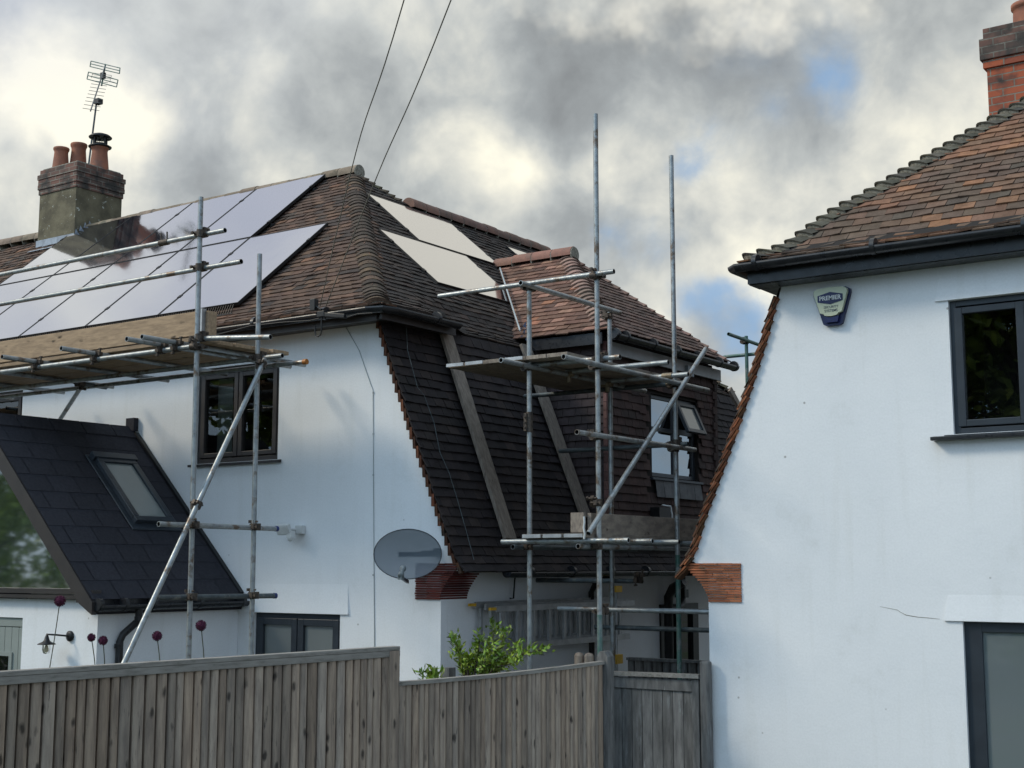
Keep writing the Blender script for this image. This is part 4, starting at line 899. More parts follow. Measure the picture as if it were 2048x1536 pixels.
m = MB(); bonnets(m, lambda s: (V((bX+PB(s)[0], bY+PB(s)[0], PB(s)[1])), V((-.3, -.3, 1)).normalized()), PB.L-.05, .108, (0, 1, 0), (1, 0, 0), .21, .040,
                  [(3, (.088, .080, .062), .25), (2, (.125, .112, .085), .2), (1, (.06, .055, .048), .2)], lift=.085, mort=True)
m.build('hip_tiles', [m_lichen, m_mortar], roofB)
PBm = Prof([(x, z) for x, z in BX])
m = MB(); tiles(m, lambda u, s: (V((PBm(s)[0], u, PBm(s)[1])), V((-abs(PBm.n(s)[0]), 0, abs(PBm.n(s)[1])))), PBm.L, .1035, .175, lambda s: (YB-.05, 18), PAL_E, wob=.006, lift=.032)
m.cur = 1; m.add([(BX[0][0]+.01, YB, BX[0][1]), (BX[0][0]+.01, 18, BX[0][1]), (BX[-1][0], 18, BX[-1][1]), (BX[-1][0], YB, BX[-1][1])], [(0, 1, 2, 3)])
mansB = m.build('tile_hanging', [m_corbt if 'm_corbt' in globals() else m_tile, m_deck], hB)
m = MB()
for k in range(int(PBm.L/.1035)):
    a, z = PBm(k*.1035); b = PBm(k*.1035+.125); j = random.uniform(-.008, .008)
    p0 = V((a-.034+j, YB-.05, z-.01)); p1 = V((b[0]+.006, YB-.05, b[1]-.01)); d = p1-p0; nn = V((d.z, 0, -d.x)).normalized()
    for q in (0, 1):
        o = nn*(.018*q)+V((0, .012*q, 0)); c = pick([(3, (.50, .46, .40), .3), (2, (.30, .36, .30), .25), (1, (.85, .8, .7), .15)])
        m.add([p0+o, p1+o, p1+o+V((0, .11, 0)), p0+o+V((0, .11, 0)), p0+o+nn*.014, p1+o+nn*.014, p1+o+nn*.014+V((0, .11, 0)), p0+o+nn*.014+V((0, .11, 0))], [(0, 3, 2, 1), (4, 5, 6, 7), (0, 1, 5, 4), (0, 4, 7, 3), (1, 2, 6, 5)], c)
m.build('verge_tiles', m_corb, mansB)
corbel(hB, YB, -1, -5.275, -5.60, -5.86, m_corb)
m = MB(); gutter_run(m, [(bX-.045, bY+.55, 5.155), (bX-.045, bY+.0, 5.155), (bX+.0, bY-.045, 5.155), (4, bY-.045, 5.155)], .066)
for x in (-4.9, -3.83, -2.6): m.tube((x-.02, bY-.045, 5.155), (x+.02, bY-.045, 5.155), .073, 12)
m.build('gutter', m_gutter, hB)
m = MB(); m.box((-5.03, bY+.045, 4.99), (6, bY+.075, 5.17)); m.box((-5.03, bY+.078, 4.985), (6, YB-.002, 5.005)); m.box((-5.03, bY+.075, 4.99), (-5.0, bY+1.0, 5.17)); m.box((-5.0, YB-.01, 4.985), (-4.83, bY+1, 5.005))
m.build('fascia', m_gutter, hB)
fB = casement(hB, -3.335, -2.14, 3.57, 4.69, YB+.035, m_alu, m_clear, [(.03, .50, .055, .945), (.50, .97, .055, .945)], fr=.05, sash=.055, silld=.10, sillm=m_alu)
m = MB(); m.prism([(-3.50, YB-.10, 3.52), (-3.50, YB-.10, 3.548), (-3.50, YB+.03, 3.565), (-3.50, YB+.03, 3.52)], (1.5, 0, 0)); m.build('stone_sill', m_gutter, fB, bevel=.004)
room(fB, -3.345, -2.13, 3.55, 4.70, YB+.122)
m = MB(); m.box((-3.33, YB+.035, .1), (-3.19, YB+.10, 2.045)); m.box((-3.19, YB+.035, 1.965), (-1.7, YB+.10, 2.045)); dB = m.build('patio_door', m_alu, hB, bevel=.004)
MB().add([(-3.19, YB+.06, .1), (-1.7, YB+.06, .1), (-1.7, YB+.06, 1.965), (-3.19, YB+.06, 1.965)], [(0, 1, 2, 3)]).build('glass', glass('patio_glass', (.14, .165, .17), ior=1.9, rough=.03), dB)
# chimney B
cB = brick_stack(hB, -3.66, -2.7, 14.0, 14.9, 5.5, 7.75, 8.0, m_brick, m_brickdark, [(.055, 7.74, 7.97), (.02, 7.972, 8.09)])
m = MB(); m.lathe([(.16, 0), (.155, .15), (.15, .21), (.172, .22), (.172, .265), (.13, .27), (.12, .24)], (-3.26, 14.2, 8.07), 24); m.build('chimney_pot', m_pot, cB)
m = MB(); m.box((-3.69, 13.97, 7.655), (-2.67, 14.93, 7.738)); m.build('corbel_course', m_brick, cB)

# ================================================================== scaffolds
TR = .0242
COUP = {}
def std(sf, name, p, q, mat_=None, r=TR):
    m = MB(); m.tube(p, q, r, 14, bore=1); return m.build(name, [mat_ or m_tube, m_bore], sf)
def coupler(parent, p, d1, d2):
    p, d1, d2 = V(p), V(d1).normalized(), V(d2).normalized(); m = MB(); n = d1.cross(d2).normalized()
    m.tube(p-d1*.033+n*.0, p+d1*.033, .034, 12); q = p+n*.050; m.tube(q-d2*.033, q+d2*.033, .034, 12)
    s1 = d1.cross(n); m.obb(p+s1*.046, d1*.022, s1*.020, n*.018); m.tube(p+s1*.052-n*.06, p+s1*.052+n*.055, .009, 6); m.obb(p+s1*.052-n*.05, d1*.014, s1*.014, n*.008)
    s2 = d2.cross(n); m.obb(q+s2*.046, d2*.022, s2*.020, n*.018); m.tube(q+s2*.052-n*.05, q+s2*.052+n*.06, .009, 6); m.obb(q+s2*.052+n*.05, d2*.014, s2*.014, n*.008)
    m.obb((p+q)/2, d1*.025, s1*.025, n*.02); return m.build('coupler', m_coupler, parent)
Xd, Yd, Zd = V((1, 0, 0)), V((0, 1, 0)), V((0, 0, 1))
# --- front scaffold
S1 = thing('scaffold', (-9.4, 8.9, 0), 'galvanised tube scaffold with boarded platform along the front wall below the solar panels', 'scaffold', 'tube scaffolds')
sx = -9.41
a = std(S1, 'standard', (sx+.0, 8.48, 0), (sx-.04, 8.48, 5.93)); b = std(S1, 'standard', (sx-.0, 9.25, 0), (sx-.03, 9.25, 5.53))
for x in (-12.6, -15.6, -18.6): std(S1, 'standard', (x, 8.48, 0), (x, 8.48, 5.9)) if x < -13.3 else None; std(S1, 'standard', (x, 9.25, 0), (x, 9.25, 4.9)) if x < -16 else None
for z, xe in ((5.58, -9.165), (5.255, -8.94)):
    t_ = std(S1, 'guard_rail', (-20, 8.53, z+.015), (xe, 8.53, z)); coupler(t_, (sx-.03, 8.475, z), Zd, Xd)
# rail clip
m = MB(); p = V((-10.0, 8.53, 5.58)); m.tube(p-Xd*.06, p+Xd*.06, .031, 12); m.tube(p+V((-.04, 0, .02)), p+V((-.05, 0, .10)), .008, 6); m.tube(p+V((.04, 0, .02)), p+V((.035, 0, .10)), .008, 6); m.build('coupler', m_coupler, S1)
led = std(S1, 'ledger', (-20, 8.435, 4.50), (-9.46, 8.435, 4.50)); coupler(led, (sx-.015, 8.48, 4.5), Zd, -Xd)
led2 = std(S1, 'ledger', (sx-.02, 8.54, 4.59), (at(541, 674, Y=8.54).x, 8.54, at(541, 674, Y=8.54).z)); coupler(led2, (sx-.015, 8.485, 4.59), Zd, Xd)
std(S1, 'ledger', (-20, 9.30, 4.50), (-9.15, 9.30, 4.50)); le = std(S1, 'ledger', (-20, 9.72, 4.50), (-9.27, 9.72, 4.50)); coupler(le, (sx-.02, 9.25, 4.5), Zd, Xd)
m = MB(); m.tube((-9.27, 9.72, 4.5), (-9.225, 9.72, 4.5), .028, 12); m.build('end_cap', m_orange, le)
for i, x in enumerate((-11.75, -10.82, -9.87, -9.66, -12.7, -13.6, -14.6, -15.6)):
    t_ = std(S1, 'transom', (x, 8.02 + (.08 if i in (2, 3) else 0)*0, 4.555), (x, 10.15, 4.555)); coupler(t_, (x, 8.435, 4.50), Xd, Yd) if i < 5 else None
rk = std(S1, 'raker', at(113, 850, Y=10.1), at(164, 771, Y=9.5), m_tube); std(S1, 'transom', at(150, 765, Y=9.4), at(212, 775, Y=9.9), m_tubedark); coupler(rk, at(163, 768, Y=9.5), Xd, Zd)
for z, y1 in ((2.86, 9.54), (2.215, 9.54)):
    t_ = std(S1, 'transom', (sx-.02, at(320, 1055, X=sx).y if z > 2.5 else 8.10, z), (sx-.02, y1, z-.01), m_tube if z > 2.5 else m_tubedark)
    coupler(t_, (sx+.03, 8.48, z), Zd, Yd); coupler(t_, (sx+.03, 9.25, z), Zd, Yd); m = MB(); m.tube((sx-.02, y1, z-.01), (sx-.02, y1+.03, z-.01), .0275, 12); m.build('end_cap', m_blue, t_)
bp0, bp1 = V((sx+.055, 9.27, 4.48)), at(250, 1322, X=sx+.055)
br = std(S1, 'brace', bp0, bp0+(bp1-bp0)*1.35); coupler(br, (sx, 8.48, 3.04), Zd, (bp1-bp0)); coupler(br, (sx, 9.25, 4.42), Zd, (bp1-bp0))
for k in range(5):
    y = 8.56+k*.232; m = MB(); cc = random.uniform(.8, 1.1); m.box((-20, y, 4.582), (-9.50+random.uniform(-.06, .06), y+.222, 4.62), (cc, cc, cc)); m.build('platform_board', m_board, S1, bevel=.004)
tz0, tz1 = 4.63, 4.86
m = MB(); m.box((-20, 8.55, tz0), (-9.50, 8.588, tz1)); m.build('toe_board', m_board, S1, bevel=.004)
m = MB(); m.box((-9.46, 8.59, tz0), (-9.422, 8.70, tz1)); m.build('toe_board', m_board, S1, bevel=.004)
m = MB(); m.box((-9.492, 8.548, tz0-.01), (-9.46, 8.60, tz1+.02)); m.build('board_clip', m_ladder, S1)

# --- passage scaffold
S2 = thing('scaffold', (-6.7, 11.2, 0), 'tall tube scaffold in the passage between the two houses, beside the dormer', 'scaffold', 'tube scaffolds')
xi, xo, yn, yf = -7.09, -6.335, 10.5, 12.0
s3 = std(S2, 'standard', (xi, yn, 0), (xi, yn, 5.19)); s4 = std(S2, 'standard', (xo, yn, 1.75), (xo, yn, 6.70)); s5 = std(S2, 'standard', (xi, yf, 0), (xi, yf, 5.12)); s6 = std(S2, 'standard', (xo, yf, 2.6), (xo, yf, 6.68))
std(S2, 'standard', (xo, yn, 0), (xo, yn, 2.06), m_tubegreen, TR+.0006); std(S2, 'standard', (xo, yf, 0), (xo, yf, 2.6), m_tubegreen)
m = MB(); m.tube((xi, yn, 3.74), (xi, yn, 3.93), .033, 10); m.box((xi-.035, yn-.045, 3.75), (xi-.005, yn-.02, 3.92)); 
for z in (3.78, 3.83, 3.88): m.tube((xi-.02, yn-.06, z), (xi-.02, yn-.03, z), .008, 6)
m.build('sleeve_coupler', m_coupler, s3)
def xt(y, z, xa, xb, name='guard_rail', mat_=None, dz=0): return std(S2, name, (xa, y, z), (xb, y, z+dz), mat_)
def yt(x, z, ya, yb, name='guard_rail', mat_=None, dz=0): return std(S2, name, (x, ya, z), (x, yb, z+dz), mat_)
r1 = xt(yn-.052, at(1050, 568, Y=yn-.052).z, at(878, 594, Y=yn-.052).x, at(1228, 543, Y=yn-.052).x); coupler(r1, (xi, yn, 5.13), Zd, Xd); coupler(r1, (xo, yn, 5.145), Zd, -Xd)
r2 = yt(xi+.052, 5.13, 10.28, 12.13); coupler(r2, (xi, yf, 5.08), Zd, Yd)
l1 = yt(xi+.052, 4.355, 9.96, 12.65, 'ledger'); coupler(l1, (xi, yn, 4.355), Zd, Yd); coupler(l1, (xi, yf, 4.355), Zd, Yd)
l2 = yt(xo+.052, 4.305, 9.84, 12.64, 'ledger'); coupler(l2, (xo, yn, 4.305), Zd, Yd); coupler(l2, (xo, yf, 4.305), Zd, Yd)
l3 = yt(xo+.052, 3.66, 10.05, 12.31); coupler(l3, (xo, yn, 3.66), Zd, Yd); coupler(l3, (xo, yf, 3.655), Zd, Yd)
t1 = xt(10.57, 4.385, xi-.02, at(1240, 713, Y=10.57).x, 'transom'); coupler(t1, (xo, 10.56, 4.385), Zd, Xd)
t2 = xt(11.1, 4.38, -7.05, -5.925, 'transom'); t3 = xt(11.82, 4.365, -7.1, -6.09, 'transom'); t4 = xt(yf+.052, 3.70, -7.75, at(1371, 871, Y=yf).x, 'guard_rail', m_tubedark); coupler(t4, (xo, yf, 3.71), Zd, Xd)
for px, py, yy in ((1137, 748, 11.1), (1215, 768, 11.82), (1335, 752, 11.82)):
    m = MB(); p = at(px, py, Y=yy); m.tube(p-Xd*.055, p+Xd*.055, .031, 12); m.tube(p+Zd*.01, p-Zd*.085, .024, 10); m.build('transom_coupler', m_sleeve, S2)
b0, b1 = at(1177, 1067, X=xo+.10), at(1412, 697, X=xo+.10); bb = std(S2, 'brace', b0, b1); dr = (b1-b0)
coupler(bb, (xo, yn, b0.z+dr.z*(yn-b0.y)/dr.y), Zd, dr); coupler(bb, (xo, yf, b0.z+dr.z*(yf-b0.y)/dr.y), Zd, dr)
# platform boards, upper
for k in range(9):
    x = -7.97+k*.232; c_ = random.uniform(.8, 1.15)
    if x > -6.6: break
    m = MB(); m.box((x, 10.36+random.uniform(-.02, .05), 4.41), (x+.224, 12.6, 4.447), (c_, c_, c_)); pb = m.build('platform_board', m_boardy, S2, bevel=.003)
    m = MB(); m.box((x+.01, 10.352-.012, 4.413), (x+.214, 10.355, 4.444)); m.build('end_band', m_ladder, pb) if k in (0, 1, 3) else None
xt(12.2, 4.34, -8.3, -6.3, 'transom', m_tubedark)
# lower lift
for y, xe, x0 in ((10.36, -5.95, -7.305), (10.85, -5.98, -7.2), (11.4, -6.0, -7.2), (12.2, -5.7, -7.2)): t_ = xt(y, 2.715, x0, xe, 'transom')
l5 = yt(xi-.0-.052, 2.665, 10.30, 12.6, 'ledger', m_tubedark); l6 = yt(xo-.08, 2.665, 10.27, 12.8, 'ledger'); coupler(l5, (xi, yn, 2.67), Zd, Yd); coupler(l6, (xo, yn, 2.67), Zd, Yd)
for k, px in enumerate((1045, 1086, 1128)):
    x = at(px, 1075, Y=10.30).x; c_ = (.9, .7, .85)[k]; m = MB(); m.box((x, 10.30, 2.742), (x+.213, 12.9, 2.78), (c_, c_, c_)); pb = m.build('platform_board', m_boardy, S2, bevel=.003)
    m = MB(); m.box((x+.006, 10.285, 2.745), (x+.206, 10.297, 2.777)); m.build('end_band', m_ladder, pb)
m = MB(); m.box((xo-.09, 10.45, 2.74), (xo-.052, 13.1, 2.965)); m.build('toe_board', m_boardy, S2, bevel=.003)
m = MB(); m.box((xo-.24, 10.40, 2.79), (xo-.10, 10.438, 2.97)); m.build('toe_board', m_boardy, S2, bevel=.003)
m = MB(); p = at(1168, 1033, Y=10.28); m.path([p, p+V((.004, 0, -.05)), p+V((-.004, 0, -.1)), p+V((.006, 0, -.15)), p+V((0, 0, -.20))], .010, 8); m.build('rope', m_white, S2)
# bottom tubes
tb = xt(12.06, at(1003, 1160, Y=12.06).z, at(1003, 1160, Y=12.06).x, at(1285, 1163, Y=12.06).x, 'guard_rail', m_tubedark); coupler(tb, (at(1280, 1160, Y=12.06).x, 12.02, tb.parent.location.z*0+at(1280, 1160, Y=12.06).z), Xd, Yd)
t_ = xt(11.35, at(1300, 1221, Y=11.35).z, at(1117, 1221, Y=11.35).x, -5.66, 'guard_rail'); coupler(t_, (xo, 10.53, 2.09), Zd, Xd)
xt(12.06, at(1300, 1257, Y=12.06).z, at(1190, 1256, Y=12.06).x, -5.66, 'guard_rail', m_tubedark)
# --- far scaffold, behind the dormer
S3 = thing('scaffold', (-7.2, 15.6, 0), 'far scaffold tubes seen against the sky between the dormer and the right hand house', 'scaffold', 'tube scaffolds')
fx = at(1493, 700, Y=16.8).x
std(S3, 'standard', (fx, 16.8, 0), (fx, 16.8, at(1493, 672, Y=16.8).z), m_tubegreen)
g1 = std(S3, 'guard_rail', at(1457, 668, X=fx+.05), at(1530, 696, X=fx+.05)+V((0, .8, 0)), m_tubegreen); std(S3, 'guard_rail', at(1448, 714, Y=16.85), at(1530, 706, Y=16.85), m_tubegreen); coupler(g1, (fx, 16.8, at(1493, 683, Y=16.8).z), Zd, Yd)
std(S3, 'standard', (fx+.2, 18.3, 0), (fx+.2, 18.3, 5.0), m_tubedark)

# leaning planks on the tile hanging
def mhit(px, py, off):
    d = ray(px, py); t = 9.0
    while t < 20:
        p = EYE+d*t
        if p.x < mans_x(min(max(p.z, 2.45), 5.05))+off and p.z > 2.3: return p
        t += .01
    return p
def plank(p0, p1, wdt, thk, lab, mat_=None):
    wdt *= .9
    d = (p1-p0).normalized(); nn = V((.9, 0, .42)); sdv = d.cross(nn).normalized(); nn = sdv.cross(d).normalized()
    m = MB(); m.obb((p0+p1)/2, (p1-p0)/2, sdv*wdt/2, nn*thk/2); return tag(m.build('plank', mat_ or m_boardz, bevel=.004), lab, 'plank', 'planks leaning on the tile hung slope')
m_boardz = M('leaning_board', (.24, .20, .165), (.16, .13, .105), scale=3, rough=.9, stretch=(9, 12, 2.0), c3=(.07, .05, .04), s3=4, m3=(.60, .66), bump=.001, bscale=20)
plank(mhit(1020, 1078, .07), mhit(886, 650, .07), .215, .038, 'long grey scaffold plank leaning on the dark tiles, left of the two')
plank(mhit(1172, 1035, .07), mhit(1050, 690, .07), .215, .038, 'grey scaffold plank leaning on the dark tiles, right of the two and under the dormer')
p = V((-7.93, 17.1, 4.5)); plank(p, p+V((-.12, -.25, .40)), .16, .038, 'short plank end resting on tiles beyond the dormer, next to the far scaffold')
m = MB(); p = mhit(1046, 665, .06)   # blue plastic scrap caught on the tiles
rr = random.Random(5)
for k in range(10): q = p+V((0, rr.uniform(-.06, .12), rr.uniform(-.10, .08))); m.add([q, q+V((rr.uniform(0, .03), rr.uniform(.02, .06), rr.uniform(-.03, .03))), q+V((rr.uniform(0, .04), rr.uniform(-.02, .03), rr.uniform(.02, .06)))], [(0, 1, 2)])
tag(m.build('plastic_scrap', M('pale_blue_plastic', (.16, .22, .36), rough=.4)), 'crumpled pale blue plastic scrap caught on the tiles beside the dormer', 'plastic scrap')

# ================================================================== wall fittings
# satellite dish
dc = at(815, 1108, Y=10.02); o = thing('satellite_dish', (-8.3, 10.35, 2.6), 'grey oval satellite dish on the white wall above the red tile corbel', 'satellite dish')
fd = (EYE+V((-1.3, -2.5, .7))-dc).normalized(); ux = Zd.cross(fd).normalized(); uy = fd.cross(ux)
m_dish, pd_ = mat('perforated_dish', (.085, .11, .14), (.075, .10, .125), scale=3, rough=.45, alpha=.80)
m = MB(); n, rn = 36, 7; P = []
for i in range(rn+1):
    r = i/rn
    for k in range(n): a = 2*math.pi*k/n; P.append(dc+ux*math.cos(a)*.325*r+uy*math.sin(a)*.235*r+fd*(.055*r*r-.055))
m.add(P, [(i*n+k, i*n+(k+1) % n, (i+1)*n+(k+1) % n, (i+1)*n+k) for i in range(rn) for k in range(n)], (1, 1, 1), True); dish = m.build('reflector', m_dish, o)
m = MB(); m.path([dc+ux*math.cos(a)*.325+uy*math.sin(a)*.235 for a in [2*math.pi*k/40 for k in range(41)]], .005, 6); m.build('rim', m_alu, dish)
m = MB(); m.bar(dc-fd*.08-ux*.10, dc-fd*.08+ux*.25, .03, .045); m.path([dc-fd*.08+ux*.24, V((-8.12, 10.2, 2.62)), V((-8.10, 10.39, 2.62))], .018, 8); m.box((-8.12, 10.36, 2.58), (-8.055, 10.398, 2.66)); m.build('wall_bracket', m_black, o)
lt = dc+fd*.30-uy*.20; m = MB(); m.bar(dc-uy*.26-fd*.04, lt-uy*.03, .022, .03); m.build('arm', m_alu, o)
m = MB(); m.lathe([(0, -.03), (.026, -.03), (.028, .0), (.022, .03), (.02, .07), (.03, .09), (.03, .11), (0, .11)], lt, 14, (dc-lt)); m.box(lt-V((.025, .02, .05)), lt+V((.02, .02, .0))); m.build('receiver', m_grey, o)
# floodlight
c = V((-9.98, 10.22, 2.865)); o = thing('floodlight', (-9.95, 10.38, 2.86), 'small white floodlight with sensor on the white wall left of the dish', 'floodlight')
m = MB(); tl = V((.05, -.9, -.42)).normalized(); sx_ = tl.cross(Zd).normalized(); uu = sx_.cross(tl)
m.obb(c, sx_*.085, uu*.055, tl*.022); m.obb(c+tl*.024, sx_*.07, uu*.042, tl*.003); m.build('lamp_head', m_white, o, bevel=.006)
m = MB(); m.obb(c+V((.075, .03, -.05)), V((.035, 0, 0)), (0, .03, 0), (0, 0, .035)); m.lathe([(0, -.05), (.022, -.04), (.03, -.015), (.03, 0)], c+V((.075, .02, -.075)), 12); m.build('sensor', m_white, o)
m = MB(); m.tube(c, (c.x+.05, 10.35, c.z), .014, 8); m.obb((c.x+.09, 10.37, c.z), (.05, 0, 0), (0, .028, 0), (0, 0, .045)); m.build('mount', m_white, o, bevel=.005)
# alarm box with its writing
bc = at(1668, 612, Y=YB-.0); o = thing('alarm_box', (bc.x, YB-.01, bc.z), 'cream and navy shield shaped burglar alarm box on the right hand house', 'alarm box')
def shield(y, pts, ext, mt, nm, bv=.008):
    m = MB(); m.prism([V((bc.x+a, y, bc.z+b)) for a, b in pts], (0, ext, 0)); return m.build(nm, mt, o, bevel=bv)
BL = at(1632, 584, Y=YB); BRr = at(1702, 575, Y=YB); BO = at(1678, 646, Y=YB)
def lp(px, py): q = at(px, py, Y=YB-.07); return (q.x-bc.x, q.z-bc.z)
full = [(-.165, .135), (-.13, .155), (0, .163), (.13, .155), (.165, .135), (.168, .10), (.085, -.165), (.06, -.178), (-.06, -.178), (-.085, -.165), (-.168, .10)]
shield(YB-.045, full, .04, m_blueplast, 'back_plate')
top_ = [(-.150, .13), (-.12, .148), (0, .156), (.12, .148), (.150, .13), (.152, .10), (.098, -.070), (.070, -.075), (.055, -.095), (0, -.103), (-.055, -.095), (-.070, -.075), (-.098, -.070), (-.152, .10)]
cov = shield(YB-.085, top_, .038, m_cream, 'cover', .012)
shield(YB-.075, [(-.068, -.098), (0, -.11), (.068, -.098), (.055, -.155), (-.055, -.155)], .03, m_blueplast, 'strobe_lens', .006)
shield(YB-.0885, [(-.115, .085), (0, .112), (.115, .085), (.115, .028), (0, .002), (-.115, .028)], .003, m_blueplast, 'badge', 0)
def text(s, size, x, z, y, mt, parent, nm, ext=.001, bold=0.0, sx=1.0):
    cu = bpy.data.curves.new(nm, 'FONT'); cu.body = s; cu.size = size; cu.align_x = 'CENTER'; cu.align_y = 'CENTER'; cu.extrude = ext; cu.offset = bold
    tmp = bpy.data.objects.new(nm, cu); sc.collection.objects.link(tmp); dg = bpy.context.evaluated_depsgraph_get(); me = bpy.data.meshes.new_from_object(tmp.evaluated_get(dg)); bpy.data.objects.remove(tmp)
    ob = bpy.data.objects.new(nm, me); sc.collection.objects.link(ob); me.materials.clear(); me.materials.append(mt)
    off = wl(parent); ob.rotation_euler = (R(90), 0, 0); ob.scale = (sx, 1, 1); ob.location = V((x, y, z))-off; ob.parent = parent; return ob
text('PREMIER', .054, bc.x, bc.z+.057, YB-.0905, m_white, o, 'lettering', bold=.0012, sx=.98)
text('SECURITY', .030, bc.x+.005, bc.z-.022, YB-.0865, m_ink, o, 'lettering'); text('SYSTEMS', .031, bc.x+.005, bc.z-.055, YB-.0865, m_ink, o, 'lettering', bold=.0004)
# wall lantern
lc = at(97, 1280, Y=8.40); o = thing('wall_lantern', (lc.x, 8.5, lc.z), 'black swan neck wall lantern with a glass jar beside the sage door', 'wall lamp')
yl = 8.38
m = MB(); m.lathe([(.05, 0), (.052, .02), (.03, .03), (0, .03)], (lc.x+.13, EY0+.139, lc.z+.035), 16, (0, -1, 0)); m.path([(lc.x+.13, EY0+.12, lc.z+.035), (lc.x+.08, yl+.05, lc.z+.05), (lc.x+.02, yl, lc.z+.055), (lc.x, yl, lc.z+.04)], .009, 8); m.build('bracket', m_black, o)
m = MB(); m.lathe([(0, .065), (.008, .06), (.018, .03), (.028, -.0), (.04, -.015), (.085, -.035), (.088, -.042), (.04, -.035), (0, -.035)], (lc.x, yl, lc.z), 20); m.build('lamp_shade', m_black, o)
m = MB(); m.lathe([(.038, -.036), (.040, -.09), (.030, -.125), (0, -.135)], (lc.x, yl, lc.z), 16); m.build('glass_jar', thin_glass('jar_glass', 1.5, (.95, .95, .9)), o)
m = MB(); m.lathe([(.010, -.04), (.014, -.06), (.026, -.09), (.02, -.11), (0, -.118)], (lc.x, yl, lc.z), 14); m.build('bulb', m_bulb, o)
# ladders hanging on the passage wall
for i, (x, dy, dz, lab) in enumerate(((-7.98, .0, .02, 'aluminium ladder hung sideways on the passage wall, innermost and highest of three'), (-7.90, .06, .0, 'aluminium ladder hung sideways on the passage wall, middle one of three'), (-7.82, .12, -.02, 'aluminium ladder hung sideways on the passage wall, outermost with yellow feet'))):
    o = thing('ladder', (x, 12.3, 1.7), lab, 'ladder', 'ladders hung in the passage'); y0, y1 = 10.98+dy-.12, 13.55+dy
    for z, rz in ((2.09+dz, 0), (1.715+dz, 0)):
        m = MB(); m.box((x-.012, y0, z-.03), (x+.012, y1+(z-1.9)*.3, z+.03)); rail = m.build('rail', m_ladder, o)
        if i != 1 and z > 2: m = MB(); m.box((x-.014, y0-.10, z-.012), (x+.014, y0-.001, z+.016)); m.build('foot', m_yellow, rail)
    for k in range(9): y = y0+.08+k*.29; m = MB(); m.box((x-.016, y, 1.74+dz), (x+.010, y+.035, 2.065+dz)); m.build('rung', m_ladder, o)
m = MB(); m.path([(-8.045, 11.55, 2.16), (-8.0, 11.55, 2.16), (-7.98, 11.55, 2.40), (-7.98, 11.75, 2.40)], .009, 6); tag(m.build('ladder_bracket', m_black), 'black wall bracket hooked over the hanging ladders', 'bracket')
# spirit level / yellow ended stabiliser bar upright by the ladders
m = MB(); m.tube((-7.72, 13.15, .6), (-7.72, 13.15, 2.20), .016, 8); m.mi = [0]*len(m.f); m.cur = 1; m.box((-7.76, 13.08, 2.20), (-7.68, 13.22, 2.27)); m.box((-7.76, 13.08, 1.42), (-7.68, 13.22, 1.52)); tag(m.build('support_pole', [m_ladder, m_yellow]), 'thin upright pole with yellow end pads beside the hanging ladders', 'pole')

# TV aerial
ab = V((-18.62, 14.36, 8.9)); o = thing('tv_aerial', ab, 'television aerial on a leaning mast strapped to the left chimney', 'aerial')
mt_ = at(193, 205, Y=14.42); mb0 = at(181, 300, Y=14.42)
m = MB(); m.path([mb0+(mb0-mt_)*.6, mb0, mt_], .016, 8); m.build('mast', m_tubedark, o)
e0 = at(181, 222, Y=13.2); e1 = at(211, 130, Y=15.2)
m = MB(); m.tube(e0, e1, .011, 8); m.build('boom', m_tubedark, o)
m = MB(); sdv = V((.80, .25, -.20)).normalized()
for k in range(9):
    p = e0+(e1-e0)*(.03+k*.072); m.tube(p-sdv*.16, p+sdv*.16, .0045, 6)
for k in range(3): p = e0+(e1-e0)*(.66+k*.04); m.path([p-sdv*.2, p+V((0, 0, .03))-sdv*.2, p+V((0, 0, .03))+sdv*.2, p+sdv*.2], .004, 6)
m.build('director_rods', m_tubedark, o)
m = MB()
for (a0, a1, a2, a3) in (((182, 122), (240, 136), (239, 147), (180, 133)), ((177, 144), (236, 160), (233, 174), (174, 158))):
    A, B, Cc, D = [at(*q, Y=15.0) for q in (a0, a1, a2, a3)]
    for t in (0, .5, 1): m.tube(A+(D-A)*t, B+(Cc-B)*t, .009, 6)
    m.tube(A, D, .009, 6); m.tube(B, Cc, .009, 6)
m.tube(at(211, 128, Y=15.0), at(203, 172, Y=15.0), .014, 6)
m.build('reflector', m_tubegreen, o)
m = MB(); p = at(206, 151, Y=14.9); m.box(p-V((.045, .03, .06)), p+V((.045, .03, .05))); p = at(196, 203, Y=14.4); m.box(p-V((.05, .05, .05)), p+V((.07, .05, .04))); m.build('junction_box', m_black, o)

# overhead service wires and their bracket
o = thing('overhead_cables', (-9.7, 10.0, 5.0), 'pair of thin overhead service cables rising from the eaves bracket into the sky', 'cable')
for (a, b, c) in (((640, 612), (713, 300), (808, 0)), ((652, 612), (755, 350), (902, 0))):
    p0 = at(*a, Y=10.0); p1 = at(*b, d=11.3); p2 = at(*c, d=8.8); p3 = p2+(p2-p1)*2.4+V((0, 0, .5))
    pts = []
    for i in range(25):
        t = i/24*3; j = min(int(t), 2); q = [p0, p1, p2, p3]; f = t-j; A = q[max(j-1, 0)]; B = q[j]; Cc = q[j+1]; D = q[min(j+2, 3)]
        pts.append(.5*((2*B)+(-A+Cc)*f+(2*A-5*B+4*Cc-D)*f*f+(-A+3*B-3*Cc+D)*f**3))
    m = MB(); m.path(pts, .0045, 6); m.build('wire', m_wire, o)
o = thing('cable_bracket', (-9.7, 10.0, 4.9), 'black wire anchor with a hanging hook under the gutter', 'bracket')
m = MB(); p = at(628, 610, Y=9.97); m.box(p-V((.035, .03, .06)), p+V((.035, .03, .06))); m.tube(p, p+V((.1, 0, -.06)), .012, 8)
